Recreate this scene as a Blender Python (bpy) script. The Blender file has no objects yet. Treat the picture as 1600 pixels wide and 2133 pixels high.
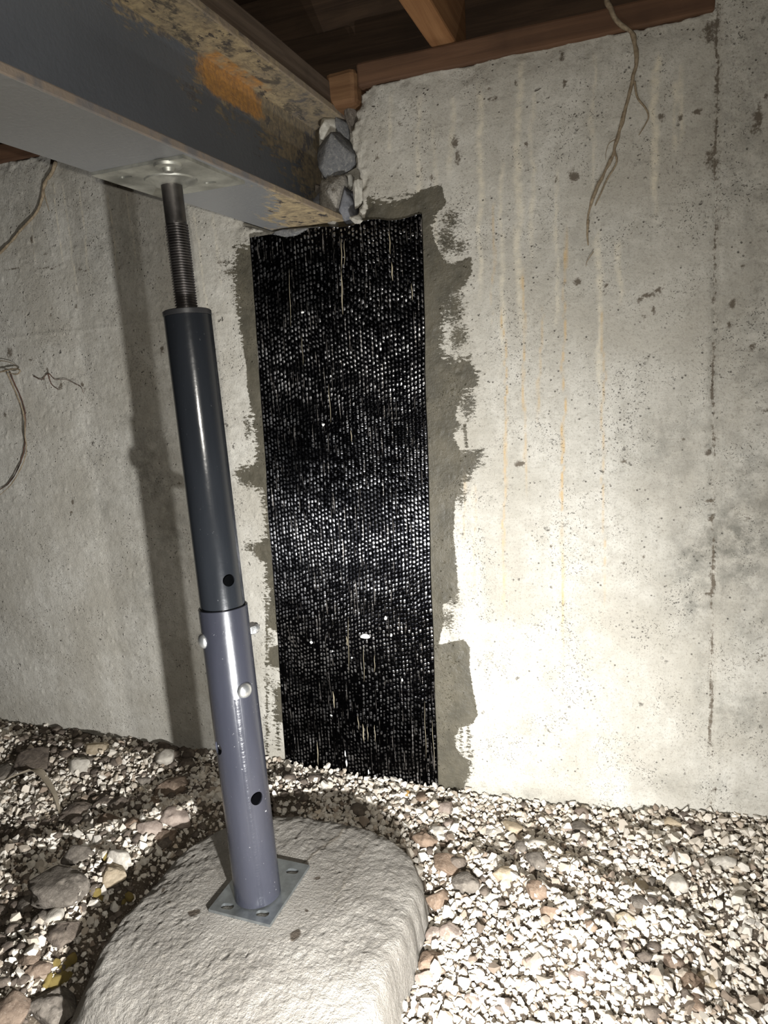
import bpy, bmesh, math, random
import numpy as np
from mathutils import Vector, Matrix
C = bpy.context.scene.collection
random.seed(7)
RNG = np.random.default_rng(11)

# ------------------------------------------------------------------ camera
W, H, F = 1600, 2133, 1462.16
YAW, PITCH, ROLL = map(math.radians, (-21.0258, -11.4745, -3.3529))
CAM = np.array([0, -1.3, 0.])
_f = np.array([math.sin(YAW)*math.cos(PITCH), math.cos(YAW)*math.cos(PITCH), math.sin(PITCH)])
_r = np.cross(_f, [0, 0, 1]); _r /= np.linalg.norm(_r); _u = np.cross(_r, _f)
RIGHT = math.cos(ROLL)*_r + math.sin(ROLL)*_u
UP = -math.sin(ROLL)*_r + math.cos(ROLL)*_u
cam = bpy.data.cameras.new('camera'); cam_o = bpy.data.objects.new('camera', cam); C.objects.link(cam_o)
cam.sensor_fit = 'HORIZONTAL'; cam.sensor_width = 36; cam.lens = F/W*36; cam.clip_start = .01; cam.clip_end = 50
m3 = np.stack([RIGHT, UP, -_f], 1)
cam_o.matrix_world = Matrix.Translation(CAM) @ Matrix(m3.tolist()).to_4x4()
bpy.context.scene.camera = cam_o

# ------------------------------------------------------------------ world, lamps, exposure
world = bpy.data.worlds.new('world'); bpy.context.scene.world = world; world.use_nodes = True
world.node_tree.nodes['Background'].inputs[0].default_value = (.9, .95, 1, 1)
world.node_tree.nodes['Background'].inputs[1].default_value = .004
vs = bpy.context.scene.view_settings
vs.view_transform = 'Standard'; vs.look = 'None'; vs.gamma = 1; vs.use_curve_mapping = False
vs.exposure = 0.0
def lamp(name, loc, target, watts, angle, blend, radius, col):
    l = bpy.data.lights.new(name, 'SPOT'); o = bpy.data.objects.new(name, l); C.objects.link(o)
    l.energy = watts; l.spot_size = math.radians(angle); l.spot_blend = blend; l.shadow_soft_size = radius; l.color = col
    o.location = loc
    o.rotation_euler = (Vector(target) - Vector(loc)).to_track_quat('-Z', 'Y').to_euler()
    return o
# a two-headed work lamp held low, right of the photographer's knees, and the phone's own flash beside the lens
lamp('work_lamp', (-.14, -.941, -.60), (-.80, 0, -.80), 71, 150, 1.0, .007, (1, 1, .995))
lamp('work_lamp', (-.023, -.941, -.60), (-.60, 0, -.80), 29, 150, 1.0, .007, (1, 1, .995))
lamp('phone_flash', (-.016, -1.30, .022), (-.50, 0, -.10), 22, 150, .8, .004, (1, .955, .87))

# ------------------------------------------------------------------ helpers: rays, noise, meshes
def ray(px): 
    return RIGHT*((px[0]-W/2)/F) + UP*(-(px[1]-H/2)/F) + _f
def at(px, ax, val):
    d = ray(px); t = (val-CAM[ax])/d[ax]; return CAM + t*d
def wl(px): p = at(px, 1, 0.); return (p[0], p[2])          # pixel on the wall plane -> x, z
def project(P):
    v = np.asarray(P) - CAM
    a, b, c = v@RIGHT, v@UP, v@_f
    return W/2 + F*a/c, H/2 - F*b/c, c
def _hash(*a):
    h = np.zeros_like(a[0], dtype=np.uint32)
    for k, v in zip((374761393, 668265263, 2147483647, 1274126177), a):
        h = h*np.uint32(31) + (v.astype(np.int64) & 0xffffffff).astype(np.uint32)*np.uint32(k)
        h ^= h >> np.uint32(13); h = h*np.uint32(1274126177); h ^= h >> np.uint32(16)
    return h.astype(np.float64)/4294967295.*2-1
def vnoise(*c, seed=0):
    c = [np.asarray(x, float)+seed*17.31 for x in c]
    i = [np.floor(x) for x in c]; f = [x-y for x, y in zip(c, i)]; w = [x*x*x*(x*(x*6-15)+10) for x in f]
    out = 0
    for k in range(2**len(c)):
        o = [(k >> j) & 1 for j in range(len(c))]
        wt = 1
        for j in range(len(c)): wt = wt*(w[j] if o[j] else 1-w[j])
        out = out + wt*_hash(*[a+b for a, b in zip(i, o)])
    return out
def fbm(*c, oct=4, seed=0):
    s, a, fr = 0, .5, 1.
    for k in range(oct):
        s = s + a*vnoise(*[np.asarray(x)*fr for x in c], seed=seed+k); a *= .5; fr *= 2.03
    return s
def sstep(a, b, x):
    t = np.clip((x-a)/(b-a), 0, 1); return t*t*(3-2*t)
def poly_sdf(px, pz, poly):                                  # + inside
    P = np.asarray(poly, float); Q = np.roll(P, -1, 0)
    d = np.full(px.shape, 1e9); ins = np.zeros(px.shape, bool)
    for (x0, y0), (x1, y1) in zip(P, Q):
        ex, ey = x1-x0, y1-y0; L = ex*ex+ey*ey+1e-12
        t = np.clip(((px-x0)*ex+(pz-y0)*ey)/L, 0, 1)
        d = np.minimum(d, np.hypot(px-x0-t*ex, pz-y0-t*ey))
        c = ((y0 > pz) != (y1 > pz)) & (px < (x1-x0)*(pz-y0)/(y1-y0+1e-12)+x0)
        ins ^= c
    return np.where(ins, d, -d)
def mesh(name, V, Fc, smooth=False, attrs=None):
    me = bpy.data.meshes.new(name); V = np.asarray(V, np.float32)
    if isinstance(Fc, np.ndarray):
        n, k = Fc.shape
        me.vertices.add(len(V)); me.vertices.foreach_set('co', V.ravel())
        me.loops.add(n*k); me.loops.foreach_set('vertex_index', Fc.astype(np.int32).ravel())
        me.polygons.add(n); me.polygons.foreach_set('loop_start', np.arange(0, n*k, k, dtype=np.int32))
        me.polygons.foreach_set('loop_total', np.full(n, k, np.int32))
    else: me.from_pydata(V.tolist(), [], Fc)
    me.polygons.foreach_set('use_smooth', np.full(len(me.polygons), smooth, bool))
    me.update(calc_edges=True); me.validate()
    for a, v in (attrs or {}).items():
        at_ = me.attributes.new(a, 'FLOAT', 'POINT'); at_.data.foreach_set('value', np.asarray(v, np.float32).ravel())
    return me
def link(name, me, mat=None, parent=None, loc=None):
    o = bpy.data.objects.new(name, me); C.objects.link(o)
    if mat is not None: me.materials.clear(); me.materials.append(mat)
    if loc is not None: o.location = loc
    if parent is not None: o.parent = parent
    return o
def empty(name, loc=(0, 0, 0)):
    o = bpy.data.objects.new(name, None); C.objects.link(o); o.location = loc; o.empty_display_size = .02; return o
def tag(o, label=None, cat=None, group=None, kind=None):
    for k, v in (('label', label), ('category', cat), ('group', group), ('kind', kind)):
        if v: o[k] = v
    return o
def grid_faces(nu, nv, wrap=False):                         # index = i*nv + j
    i, j = np.meshgrid(np.arange(nu if wrap else nu-1), np.arange(nv-1), indexing='ij'); i2 = (i+1) % nu
    return np.stack([i*nv+j, i2*nv+j, i2*nv+j+1, i*nv+j+1], -1).reshape(-1, 4)
def bm_mesh(name, bm, smooth=False):
    me = bpy.data.meshes.new(name); bm.normal_update(); bm.to_mesh(me); bm.free()
    me.polygons.foreach_set('use_smooth', np.full(len(me.polygons), smooth, bool)); return me
def box_mesh(name, x0, x1, y0, y1, z0, z1, cuts=(1, 1, 1), bev=.002, rough=0, seed=0, M=None):
    bm = bmesh.new(); bmesh.ops.create_cube(bm, size=1)
    for v in bm.verts: v.co = ((x0+x1)/2+v.co.x*(x1-x0), (y0+y1)/2+v.co.y*(y1-y0), (z0+z1)/2+v.co.z*(z1-z0))
    for ax, n in enumerate(cuts):
        for k in range(1, n):
            lo, hi = ((x0, x1), (y0, y1), (z0, z1))[ax]
            p = [0, 0, 0]; p[ax] = lo+(hi-lo)*k/n; nn = [0, 0, 0]; nn[ax] = 1
            bmesh.ops.bisect_plane(bm, geom=bm.verts[:]+bm.edges[:]+bm.faces[:], plane_co=p, plane_no=nn)
    if bev:
        es = [e for e in bm.edges if len(e.link_faces) == 2 and e.calc_face_angle(0) > .7]
        bmesh.ops.bevel(bm, geom=es, offset=bev, segments=2, affect='EDGES', profile=.5)
    if rough:
        c = np.array([v.co[:] for v in bm.verts]); n = [fbm(c[:, 0]*9, c[:, 1]*9, c[:, 2]*9, oct=3, seed=seed+k)*rough for k in range(3)]
        for k, v in enumerate(bm.verts): v.co += Vector((n[0][k], n[1][k], n[2][k]))
    if M is not None: bm.transform(M)
    return bm_mesh(name, bm)
def tube_mesh(name, pts, rad, n=8, M=None):                 # swept tube with capped ends
    P = np.array(pts, float); rad = np.broadcast_to(np.asarray(rad, float), (len(P),))
    T = np.gradient(P, axis=0); T /= np.linalg.norm(T, axis=1)[:, None]
    ref = np.array([0.31, .9, .2]); A = np.cross(T, ref); A /= np.linalg.norm(A, axis=1)[:, None]; B = np.cross(T, A)
    th = np.linspace(0, 2*math.pi, n, endpoint=False)
    V = (P[:, None]+rad[:, None, None]*(np.cos(th)[None, :, None]*A[:, None]+np.sin(th)[None, :, None]*B[:, None]))
    V = V.reshape(-1, 3); k = len(P)
    fs = [(i*n+j, i*n+(j+1) % n, (i+1)*n+(j+1) % n, (i+1)*n+j) for i in range(k-1) for j in range(n)]
    fs += [tuple(range(n))[::-1], tuple((k-1)*n+j for j in range(n))]
    return mesh(name, V, fs, True)
def smooth_path(pts, n):
    P = np.array(pts, float); t = np.linspace(0, len(P)-1, n); out = []
    Q = np.vstack([2*P[0]-P[1], P, 2*P[-1]-P[-2]])
    for s in t:
        i = min(int(s), len(P)-2); u = s-i; p0, p1, p2, p3 = Q[i:i+4]
        out.append(.5*((2*p1)+(-p0+p2)*u+(2*p0-5*p1+4*p2-p3)*u*u+(-p0+3*p1-3*p2+p3)*u**3))
    return np.array(out)
def lathe_mesh(name, prof, n=64, M=None, smooth=True, sharp=True):  # closed profile of (r, z); r = 0 allowed at the ends
    th = np.linspace(0, 2*math.pi, n, endpoint=False); P = np.array(prof, float)
    V = np.stack([np.cos(th)[:, None]*P[None, :, 0], np.sin(th)[:, None]*P[None, :, 0], np.broadcast_to(P[None, :, 1], (n, len(P)))], -1).reshape(-1, 3)
    me = mesh(name, V, grid_faces(n, len(P), True), smooth)
    bm = bmesh.new(); bm.from_mesh(me); bmesh.ops.remove_doubles(bm, verts=bm.verts, dist=1e-6); bmesh.ops.recalc_face_normals(bm, faces=bm.faces)
    if sharp:
        for e in bm.edges:
            if len(e.link_faces) == 2 and e.calc_face_angle(0) > .6: e.smooth = False
    if M is not None: bm.transform(M)
    bm.to_mesh(me); bm.free(); return me
def boolean_cut(me, cutters):
    o = bpy.data.objects.new('t', me); C.objects.link(o); cs = []
    for c in cutters:
        k = bpy.data.objects.new('c', c); C.objects.link(k); cs.append(k)
        md = o.modifiers.new('b', 'BOOLEAN'); md.operation = 'DIFFERENCE'; md.object = k; md.solver = 'EXACT'
    dg = bpy.context.evaluated_depsgraph_get(); r = bpy.data.meshes.new_from_object(o.evaluated_get(dg))
    for k in cs+[o]: bpy.data.objects.remove(k)
    bm = bmesh.new(); bm.from_mesh(r)
    for f in bm.faces: f.smooth = True
    for e in bm.edges:
        e.smooth = not (len(e.link_faces) == 2 and e.calc_face_angle(0) > .5)
    bm.to_mesh(r); bm.free(); return r
def holed_plate(name, outline, holes, z0, z1, M=None):
    bm = bmesh.new(); es = []
    for loop in [outline]+holes:
        vs_ = [bm.verts.new((x, y, z0)) for x, y in loop]
        es += [bm.edges.new((vs_[i], vs_[(i+1) % len(vs_)])) for i in range(len(vs_))]
    bmesh.ops.triangle_fill(bm, use_beauty=True, use_dissolve=False, edges=es)
    r = bmesh.ops.extrude_face_region(bm, geom=bm.faces[:])
    for v in [g for g in r['geom'] if isinstance(g, bmesh.types.BMVert)]: v.co.z = z1
    bmesh.ops.recalc_face_normals(bm, faces=bm.faces)
    if M is not None: bm.transform(M)
    return bm_mesh(name, bm)
def slot(cx, cy, L, w, ang, n=8):
    p = []
    for s in (1, -1):
        for k in range(n+1):
            a = -math.pi/2+math.pi*k/n
            p.append((s*(L/2-w/2+w/2*math.cos(a)), s*w/2*math.sin(a)))
    c, s = math.cos(ang), math.sin(ang)
    return [(cx+c*x-s*y, cy+s*x+c*y) for x, y in p]

# ------------------------------------------------------------------ materials
class NT:
    def __init__(s, name):
        s.m = bpy.data.materials.new(name); s.m.use_nodes = True; s.t = s.m.node_tree; s.b = s.t.nodes['Principled BSDF']
        s.tc = s.t.nodes.new('ShaderNodeTexCoord').outputs['Object']
    def set(s, sock, v):
        if hasattr(v, 'is_output'): s.t.links.new(v, sock)
        elif isinstance(v, (tuple, list)) and len(v) == 3 and sock.type == 'RGBA': sock.default_value = (*v, 1)
        else: sock.default_value = v
    def n(s, typ, out=0, props=None, **kw):
        nd = s.t.nodes.new('ShaderNode'+typ)
        for k, v in (props or {}).items(): setattr(nd, k, v)
        for k, v in kw.items():
            key = int(k[1:]) if k[0] == 'i' and k[1:].isdigit() else k.replace('_', ' ')
            s.set(nd.inputs[key], v)
        return nd.outputs[out]
    def noise(s, scale, detail=4, rough=.55, vec=None, out=0, dist=0): return s.n('TexNoise', out, Vector=vec or s.tc, Scale=scale, Detail=detail, Roughness=rough, Distortion=dist)
    def map(s, sc, vec=None): return s.n('Mapping', Vector=vec or s.tc, Scale=sc)
    def math(s, op, a, b=0., c=0., clamp=False): return s.n('Math', props={'operation': op, 'use_clamp': clamp}, i0=a, i1=b, i2=c)
    def ss(s, x, a, b, lo=0., hi=1.): return s.n('MapRange', props={'interpolation_type': 'SMOOTHSTEP'}, Value=x, From_Min=a, From_Max=b, To_Min=lo, To_Max=hi)
    def mix(s, f, a, b, mode='MIX'):
        nd = s.t.nodes.new('ShaderNodeMix'); nd.data_type = 'RGBA'; nd.blend_type = mode
        s.set(nd.inputs[0], f); s.set(nd.inputs[6], a); s.set(nd.inputs[7], b); return nd.outputs[2]
    def ramp(s, f, stops):
        nd = s.t.nodes.new('ShaderNodeValToRGB'); s.set(nd.inputs[0], f); e = nd.color_ramp.elements
        while len(e) < len(stops): e.new(.5)
        for q, (p, c) in zip(e, stops): q.position = p; q.color = (*c, 1)
        return nd.outputs[0]
    def attr(s, name): return s.n('Attribute', 2, props={'attribute_name': name})
    def bump(s, h, dist, strength=1., normal=None):
        nd = s.t.nodes.new('ShaderNodeBump'); s.set(nd.inputs['Height'], h); nd.inputs['Distance'].default_value = dist
        nd.inputs['Strength'].default_value = strength
        if normal is not None: s.t.links.new(normal, nd.inputs['Normal'])
        return nd.outputs[0]
    def out(s, col, rough=.8, metal=0., normal=None, spec=None):
        s.set(s.b.inputs['Base Color'], col); s.set(s.b.inputs['Roughness'], rough); s.set(s.b.inputs['Metallic'], metal)
        if normal is not None: s.set(s.b.inputs['Normal'], normal)
        if spec is not None: s.set(s.b.inputs['Specular IOR Level'], spec)
        return s.m

def m_wall():
    t = NT('wall_concrete')
    n1 = t.noise(5, 6, .6); n2 = t.noise(38, 5, .65); n3 = t.noise(230, 3, .6)
    c = t.mix(t.ss(n1, .32, .68), (.40, .375, .32), (.56, .54, .485))
    c = t.mix(t.ss(n2, .35, .72, .0, .5), c, (.33, .31, .265))
    streak = t.noise(1, 4, .6, t.map((26, 26, 1.3)))
    c = t.mix(t.ss(streak, .42, .75, 0, .35), c, (.36, .34, .29))
    c = t.mix(t.ss(n3, .52, .72, 0, .6), c, (.25, .23, .19)); c = t.mix(t.ss(t.noise(480, 3, .7), .56, .7, 0, .55), c, (.2, .18, .15)); c = t.mix(t.ss(t.noise(95, 5, .75), .55, .72, 0, .5), c, (.24, .225, .19))
    stain = t.math('MULTIPLY', t.attr('stain'), t.ss(t.noise(30, 6, .7), .33, .66))
    c = t.mix(t.math('MULTIPLY', stain, .85, clamp=True), c, (.12, .118, .10))
    c = t.mix(t.math('MULTIPLY', t.attr('cream'), t.ss(t.noise(60, 4), .3, .65, .2, .85), clamp=True), c, (.66, .60, .47))
    c = t.mix(t.math('MULTIPLY', t.attr('rust_run'), t.ss(t.noise(45, 4), .3, .62, .2, .9), clamp=True), c, (.50, .36, .19))
    # small dark specks and bug holes
    vor = t.n('TexVoronoi', 0, Vector=t.mix(.03, t.tc, t.noise(60, 2, out=1)), Scale=30., Randomness=1.)
    holes = t.math('MULTIPLY', t.ss(vor, .05, .14, 1, 0), t.ss(t.noise(9, 3), .5, .6))
    vor2 = t.n('TexVoronoi', 0, Vector=t.tc, Scale=95., Randomness=1.)
    specks = t.math('MULTIPLY', t.ss(vor2, .05, .2, 1, 0), t.ss(t.noise(17, 3), .47, .60)); vor3 = t.n('TexVoronoi', 0, Vector=t.mix(.02, t.tc, t.noise(110, 2, out=1)), Scale=190., Randomness=1.); specks = t.math('MAXIMUM', specks, t.math('MULTIPLY', t.ss(vor3, .08, .26, .9, 0), t.ss(t.noise(11, 4), .46, .62)))
    c = t.mix(t.math('MULTIPLY', t.math('MAXIMUM', holes, specks), .75), c, (.10, .09, .075))
    dn = t.math('ADD', t.attr('dirt'), t.math('MULTIPLY_ADD', t.noise(120, 6, .75), 2.4, -1.2))
    dirt = t.ss(dn, .28, .72, 0, .9); c = t.mix(dirt, c, (.10, .08, .058))
    # damp adhesive primer brushed around the fabric strip; ragged brush edge
    brush = t.noise(1, 5, .7, t.map((70, 70, 190)))
    dry = t.ss(t.noise(7, 3), .40, .62, .006, .05)
    edge = t.math('MULTIPLY', t.math('MULTIPLY_ADD', brush, 2, -1.0), dry)
    prim = t.ss(t.math('ADD', t.attr('primer'), edge), -.0006, .0010)
    db = t.math('ADD', t.noise(1, 6, .75, t.map((120, 120, 260))), t.math('MULTIPLY', t.attr('dryb'), .35)); prim = t.math('MAXIMUM', prim, t.ss(db, .70, .79))
    pc = t.mix(t.ss(t.noise(22, 5, .65), .3, .7), (.040, .035, .022), (.085, .074, .050))
    pc = t.mix(t.ss(n3, .6, .7, 0, .5), pc, (.15, .135, .1))
    c = t.mix(t.math('MULTIPLY', prim, .93), c, pc)
    h = t.math('MULTIPLY_ADD', n3, .35, t.math('MULTIPLY', n2, 1.3))
    h = t.math('SUBTRACT', h, t.math('MULTIPLY', t.math('MAXIMUM', holes, specks), .9))
    vb = t.n('TexVoronoi', 0, Vector=t.tc, Scale=42., Randomness=1.)
    h = t.math('ADD', h, t.math('MULTIPLY', t.ss(vb, .04, .16, .8, 0), t.ss(t.noise(13, 2), .5, .6)))
    return t.out(c, t.mix(prim, (.92,)*3, (.5,)*3), 0, t.bump(h, .0022, 1.), .3)

def pebble_ramp(t, rnd):
    c = t.ramp(rnd, [(0, (.16, .125, .095)), (.06, (.27, .21, .16)), (.11, (.42, .36, .29)), (.3, (.55, .49, .41)), (.6, (.66, .61, .53)), (.8, (.58, .54, .48)), (.93, (.72, .68, .61)), (1, (.60, .50, .38))])
    c = t.mix(t.ss(t.noise(140, 4, .65), .45, .75, 0, .45), c, (.33, .28, .22))
    return t.out(c, .9, 0, t.bump(t.noise(420, 3, .6), .0006, .7), .25)
def m_pebble_one(): t = NT('pebble_stone'); return pebble_ramp(t, t.n('ObjectInfo', 5))
def m_pebble_many():
    t = NT('gravel_stone'); return pebble_ramp(t, t.n('NewGeometry', 8))
def m_rock(name, a, b, scale=55, bump=.0022, dust=(.42, .38, .32), amt=.25):
    t = NT(name); n = t.noise(scale, 6, .68); c = t.mix(t.ss(n, .32, .66), a, b)
    c = t.mix(t.ss(t.noise(210, 3, .7), .55, .75, 0, amt), c, dust)
    return t.out(c, .95, 0, t.bump(t.math('ADD', n, t.math('MULTIPLY', t.noise(260, 3), .4)), bump, 1.), .2)
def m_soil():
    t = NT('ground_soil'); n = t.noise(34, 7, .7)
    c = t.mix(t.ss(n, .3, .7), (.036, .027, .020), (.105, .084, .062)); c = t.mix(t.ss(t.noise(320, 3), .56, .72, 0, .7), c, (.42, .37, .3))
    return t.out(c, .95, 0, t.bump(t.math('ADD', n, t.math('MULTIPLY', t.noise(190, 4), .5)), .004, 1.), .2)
def m_footing():
    t = NT('footing_concrete'); n = t.noise(9, 6, .62); n2 = t.noise(130, 6, .72); n3 = t.noise(420, 3, .6)
    c = t.mix(t.ss(n, .3, .7), (.18, .166, .145), (.28, .262, .232)); c = t.mix(t.ss(n2, .4, .75, 0, .45), c, (.17, .15, .12))
    c = t.mix(t.ss(n3, .58, .75, 0, .4), c, (.46, .43, .37))
    c = t.mix(t.ss(t.attr('blot'), .3, .6), c, (.06, .048, .036)); c = t.mix(t.math('MULTIPLY', t.attr('crack'), .75), c, (.13, .11, .085))
    h = t.math('MULTIPLY_ADD', t.noise(230, 4, .7), 1.1, t.math('MULTIPLY', n2, .7))
    h = t.math('SUBTRACT', h, t.math('MULTIPLY', t.attr('crack'), .6))
    return t.out(c, .95, 0, t.bump(h, .0046, 1.), .2)
def m_beam():
    t = NT('painted_steel_beam'); sep = t.t.nodes.new('ShaderNodeSeparateXYZ'); t.t.links.new(t.tc, sep.inputs[0]); X, Y, Z = sep.outputs
    n = t.noise(14, 6, .65); streak = t.noise(1, 6, .72, t.map((60, 22, 120)))
    base = t.mix(t.ss(t.noise(3, 4), .3, .7), (.095, .105, .122), (.13, .142, .162))
    # worn paint: grows toward the wall end and the top of the web, and on the flanges by the wall
    u = t.math('ADD', t.math('MULTIPLY_ADD', Y, .62, t.ss(Y, -.22, .03, 0, .22)), t.math('MULTIPLY_ADD', Z, 3.6, -1.36))
    u = t.math('ADD', u, t.math('MULTIPLY_ADD', n, 1.1, -.55)); u = t.math('ADD', u, t.math('MULTIPLY_ADD', streak, .9, -.45))
    web = t.ss(u, -.05, .12); web = t.math('MULTIPLY', web, t.ss(Z, .292, .30))
    bot = t.math('ADD', t.math('MULTIPLY_ADD', Y, 3.4, .55), t.math('MULTIPLY', t.math('ADD', X, .625), 6.5))
    bot = t.math('ADD', bot, t.math('MULTIPLY_ADD', streak, 1.6, -.8)); bot = t.ss(bot, 0., .25)
    bot = t.math('MULTIPLY', bot, t.ss(Z, .292, .30, 1, 0))
    tan = t.mix(t.ss(t.noise(90, 5, .7), .35, .65), (.30, .24, .155), (.17, .145, .11))
    tan = t.mix(t.ss(t.noise(26, 5, .7), .53, .6), tan, (.115, .105, .10))
    tan2 = t.mix(t.ss(t.noise(70, 5, .7), .35, .65), (.46, .36, .21), (.24, .19, .12)); tan2 = t.mix(t.ss(t.noise(1, 6, .7, t.map((60, 30, 60))), .56, .62), tan2, (.06, .05, .045))
    c = t.mix(web, base, tan); c = t.mix(t.ss(Z, .463, .468), c, t.mix(t.math('MULTIPLY', t.ss(t.noise(1, 6, .7, t.map((26, 12, 26))), .54, .60), .8), t.mix(t.ss(t.noise(6, 4), .38, .62), tan2, tan), (.05, .045, .042))); 
    c = t.mix(bot, t.mix(t.ss(Z, .2795, .281, 1, 0), c, (.26, .26, .255)), tan2)  # bottom flange underside lighter grey: low lamp's light painted into its colour
    ry = t.ss(t.math('ABSOLUTE', t.math('ADD', Y, .235)), .05, .13, 1, 0); rz = t.ss(t.math('ABSOLUTE', t.math('ADD', Z, -.445)), .012, .034, 1, 0)
    rust = t.ss(t.math('ADD', t.math('MULTIPLY', ry, rz), t.math('MULTIPLY_ADD', t.noise(40, 6, .7), 1.5, -.75)), .30, .75)
    rc = t.mix(t.ss(t.noise(120, 4, .7), .35, .65), (.52, .27, .08), (.33, .18, .075))
    c = t.mix(t.math('MULTIPLY', rust, t.ss(X, -.60, -.595, 1, 0)), c, rc)
    dirt_edge = t.math('MULTIPLY', t.ss(X, -.5525, -.5505), t.ss(t.noise(30, 4), .4, .6, .35, 1)); c = t.mix(t.math('MULTIPLY', dirt_edge, .8), c, (.27, .215, .165))
    worn = t.math('MAXIMUM', web, bot)
    return t.out(c, t.mix(worn, (.42,)*3, (.9,)*3), 0, t.bump(t.math('MULTIPLY_ADD', worn, .5, t.noise(150, 4)), .0012, .6), .4)
def m_paint(name, a, rough=.24, scr=.5, spec=.5):
    t = NT(name); n = t.noise(1, 5, .6, t.map((40, 40, 5))); s = t.noise(160, 3, .7)
    c = t.mix(t.ss(n, .3, .7), a, tuple(x*1.18 for x in a)); c = t.mix(t.ss(s, .68, .76, 0, scr), c, (.42, .42, .42))
    return t.out(c, t.math('MULTIPLY_ADD', n, .16, rough-.08), 0, t.bump(t.noise(70, 3), .00025, .7), spec)
def add_seam(m, e1, e2):
    t = m.node_tree; b = t.nodes['Principled BSDF']; tc = [n for n in t.nodes if n.type == 'TEX_COORD'][0].outputs['Object']
    def mth(op, a, b_=0., c=0.):
        n = t.nodes.new('ShaderNodeMath'); n.operation = op
        for k, v in enumerate((a, b_, c)):
            if hasattr(v, 'is_output'): t.links.new(v, n.inputs[k])
            else: n.inputs[k].default_value = v
        return n.outputs[0]
    def dot(v):
        n = t.nodes.new('ShaderNodeVectorMath'); n.operation = 'DOT_PRODUCT'; t.links.new(tc, n.inputs[0]); n.inputs[1].default_value = v; return n.outputs['Value']
    nz = t.nodes.new('ShaderNodeTexNoise'); mp = t.nodes.new('ShaderNodeMapping'); t.links.new(tc, mp.inputs[0]); mp.inputs['Scale'].default_value = (90, 90, 240); t.links.new(mp.outputs[0], nz.inputs[0]); nz.inputs['Scale'].default_value = 1; nz.inputs['Detail'].default_value = 4
    mask = mth('MULTIPLY', mth('MAXIMUM', mth('SUBTRACT', 1., mth('MULTIPLY', mth('ABSOLUTE', mth('SUBTRACT', dot(e1), .0035)), 230.)), 0.), mth('GREATER_THAN', dot(e2), 0.)); mask = mth('MULTIPLY', mask, mth('LESS_THAN', dot((0, 0, 1)), .35))
    old = b.inputs['Normal'].links[0].from_socket
    bp = t.nodes.new('ShaderNodeBump'); bp.inputs['Distance'].default_value = .0010; bp.inputs['Strength'].default_value = .9
    t.links.new(mth('MULTIPLY', mask, nz.outputs[0]), bp.inputs['Height']); t.links.new(old, bp.inputs['Normal']); t.links.new(bp.outputs[0], b.inputs['Normal'])
def m_metal(name, a, rough=.35, var=.2, scale=40, bump=.0004):
    t = NT(name); n = t.noise(scale, 5, .65); c = t.mix(t.ss(n, .3, .7), tuple(x*(1-var) for x in a), tuple(min(1, x*(1+var)) for x in a))
    return t.out(c, t.math('MULTIPLY_ADD', n, .3, rough-.15), .9, t.bump(t.noise(scale*3, 3), bump, .6))
def m_wood(name, a, b, ax=0, scale=1.):
    t = NT(name); sc = [55*scale]*3; sc[ax] = 2.2*scale
    n = t.noise(1, 6, .65, t.map(tuple(sc)), dist=.6); c = t.mix(t.ss(n, .32, .68), a, b)
    c = t.mix(t.ss(t.noise(7, 4), .5, .75, 0, .5), c, tuple(x*.45 for x in a))
    return t.out(c, .8, 0, t.bump(n, .0012, .7), .3)
def m_carbon():
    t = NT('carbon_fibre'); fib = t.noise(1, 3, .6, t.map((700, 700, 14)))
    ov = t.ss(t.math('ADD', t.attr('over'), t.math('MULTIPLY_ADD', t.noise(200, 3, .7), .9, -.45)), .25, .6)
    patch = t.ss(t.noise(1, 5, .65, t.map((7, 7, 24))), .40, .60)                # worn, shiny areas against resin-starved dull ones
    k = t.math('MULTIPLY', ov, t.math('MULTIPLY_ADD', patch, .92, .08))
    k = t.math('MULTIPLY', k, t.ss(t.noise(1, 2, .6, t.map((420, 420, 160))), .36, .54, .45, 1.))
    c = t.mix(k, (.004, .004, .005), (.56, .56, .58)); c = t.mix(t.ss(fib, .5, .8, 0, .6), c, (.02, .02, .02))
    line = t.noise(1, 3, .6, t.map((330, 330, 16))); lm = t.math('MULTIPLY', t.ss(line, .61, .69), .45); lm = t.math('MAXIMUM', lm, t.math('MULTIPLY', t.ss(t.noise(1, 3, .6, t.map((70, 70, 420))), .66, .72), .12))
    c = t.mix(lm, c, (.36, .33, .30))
    t.set(t.b.inputs['Anisotropic'], .88); tn = t.n('Tangent', 0, props={'direction_type': 'RADIAL', 'axis': 'Z'}); t.set(t.b.inputs['Tangent'], tn)
    return t.out(c, .265, t.math('SUBTRACT', .95, lm), t.bump(fib, .00015, .5))
def m_flat(name, a, rough=.8, metal=0, b=None, scale=60, bump=.0006):
    t = NT(name); n = t.noise(scale, 5, .65); c = t.mix(t.ss(n, .3, .7), a, b or tuple(x*.65 for x in a))
    return t.out(c, rough, metal, t.bump(n, bump, .8), .3)
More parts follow.
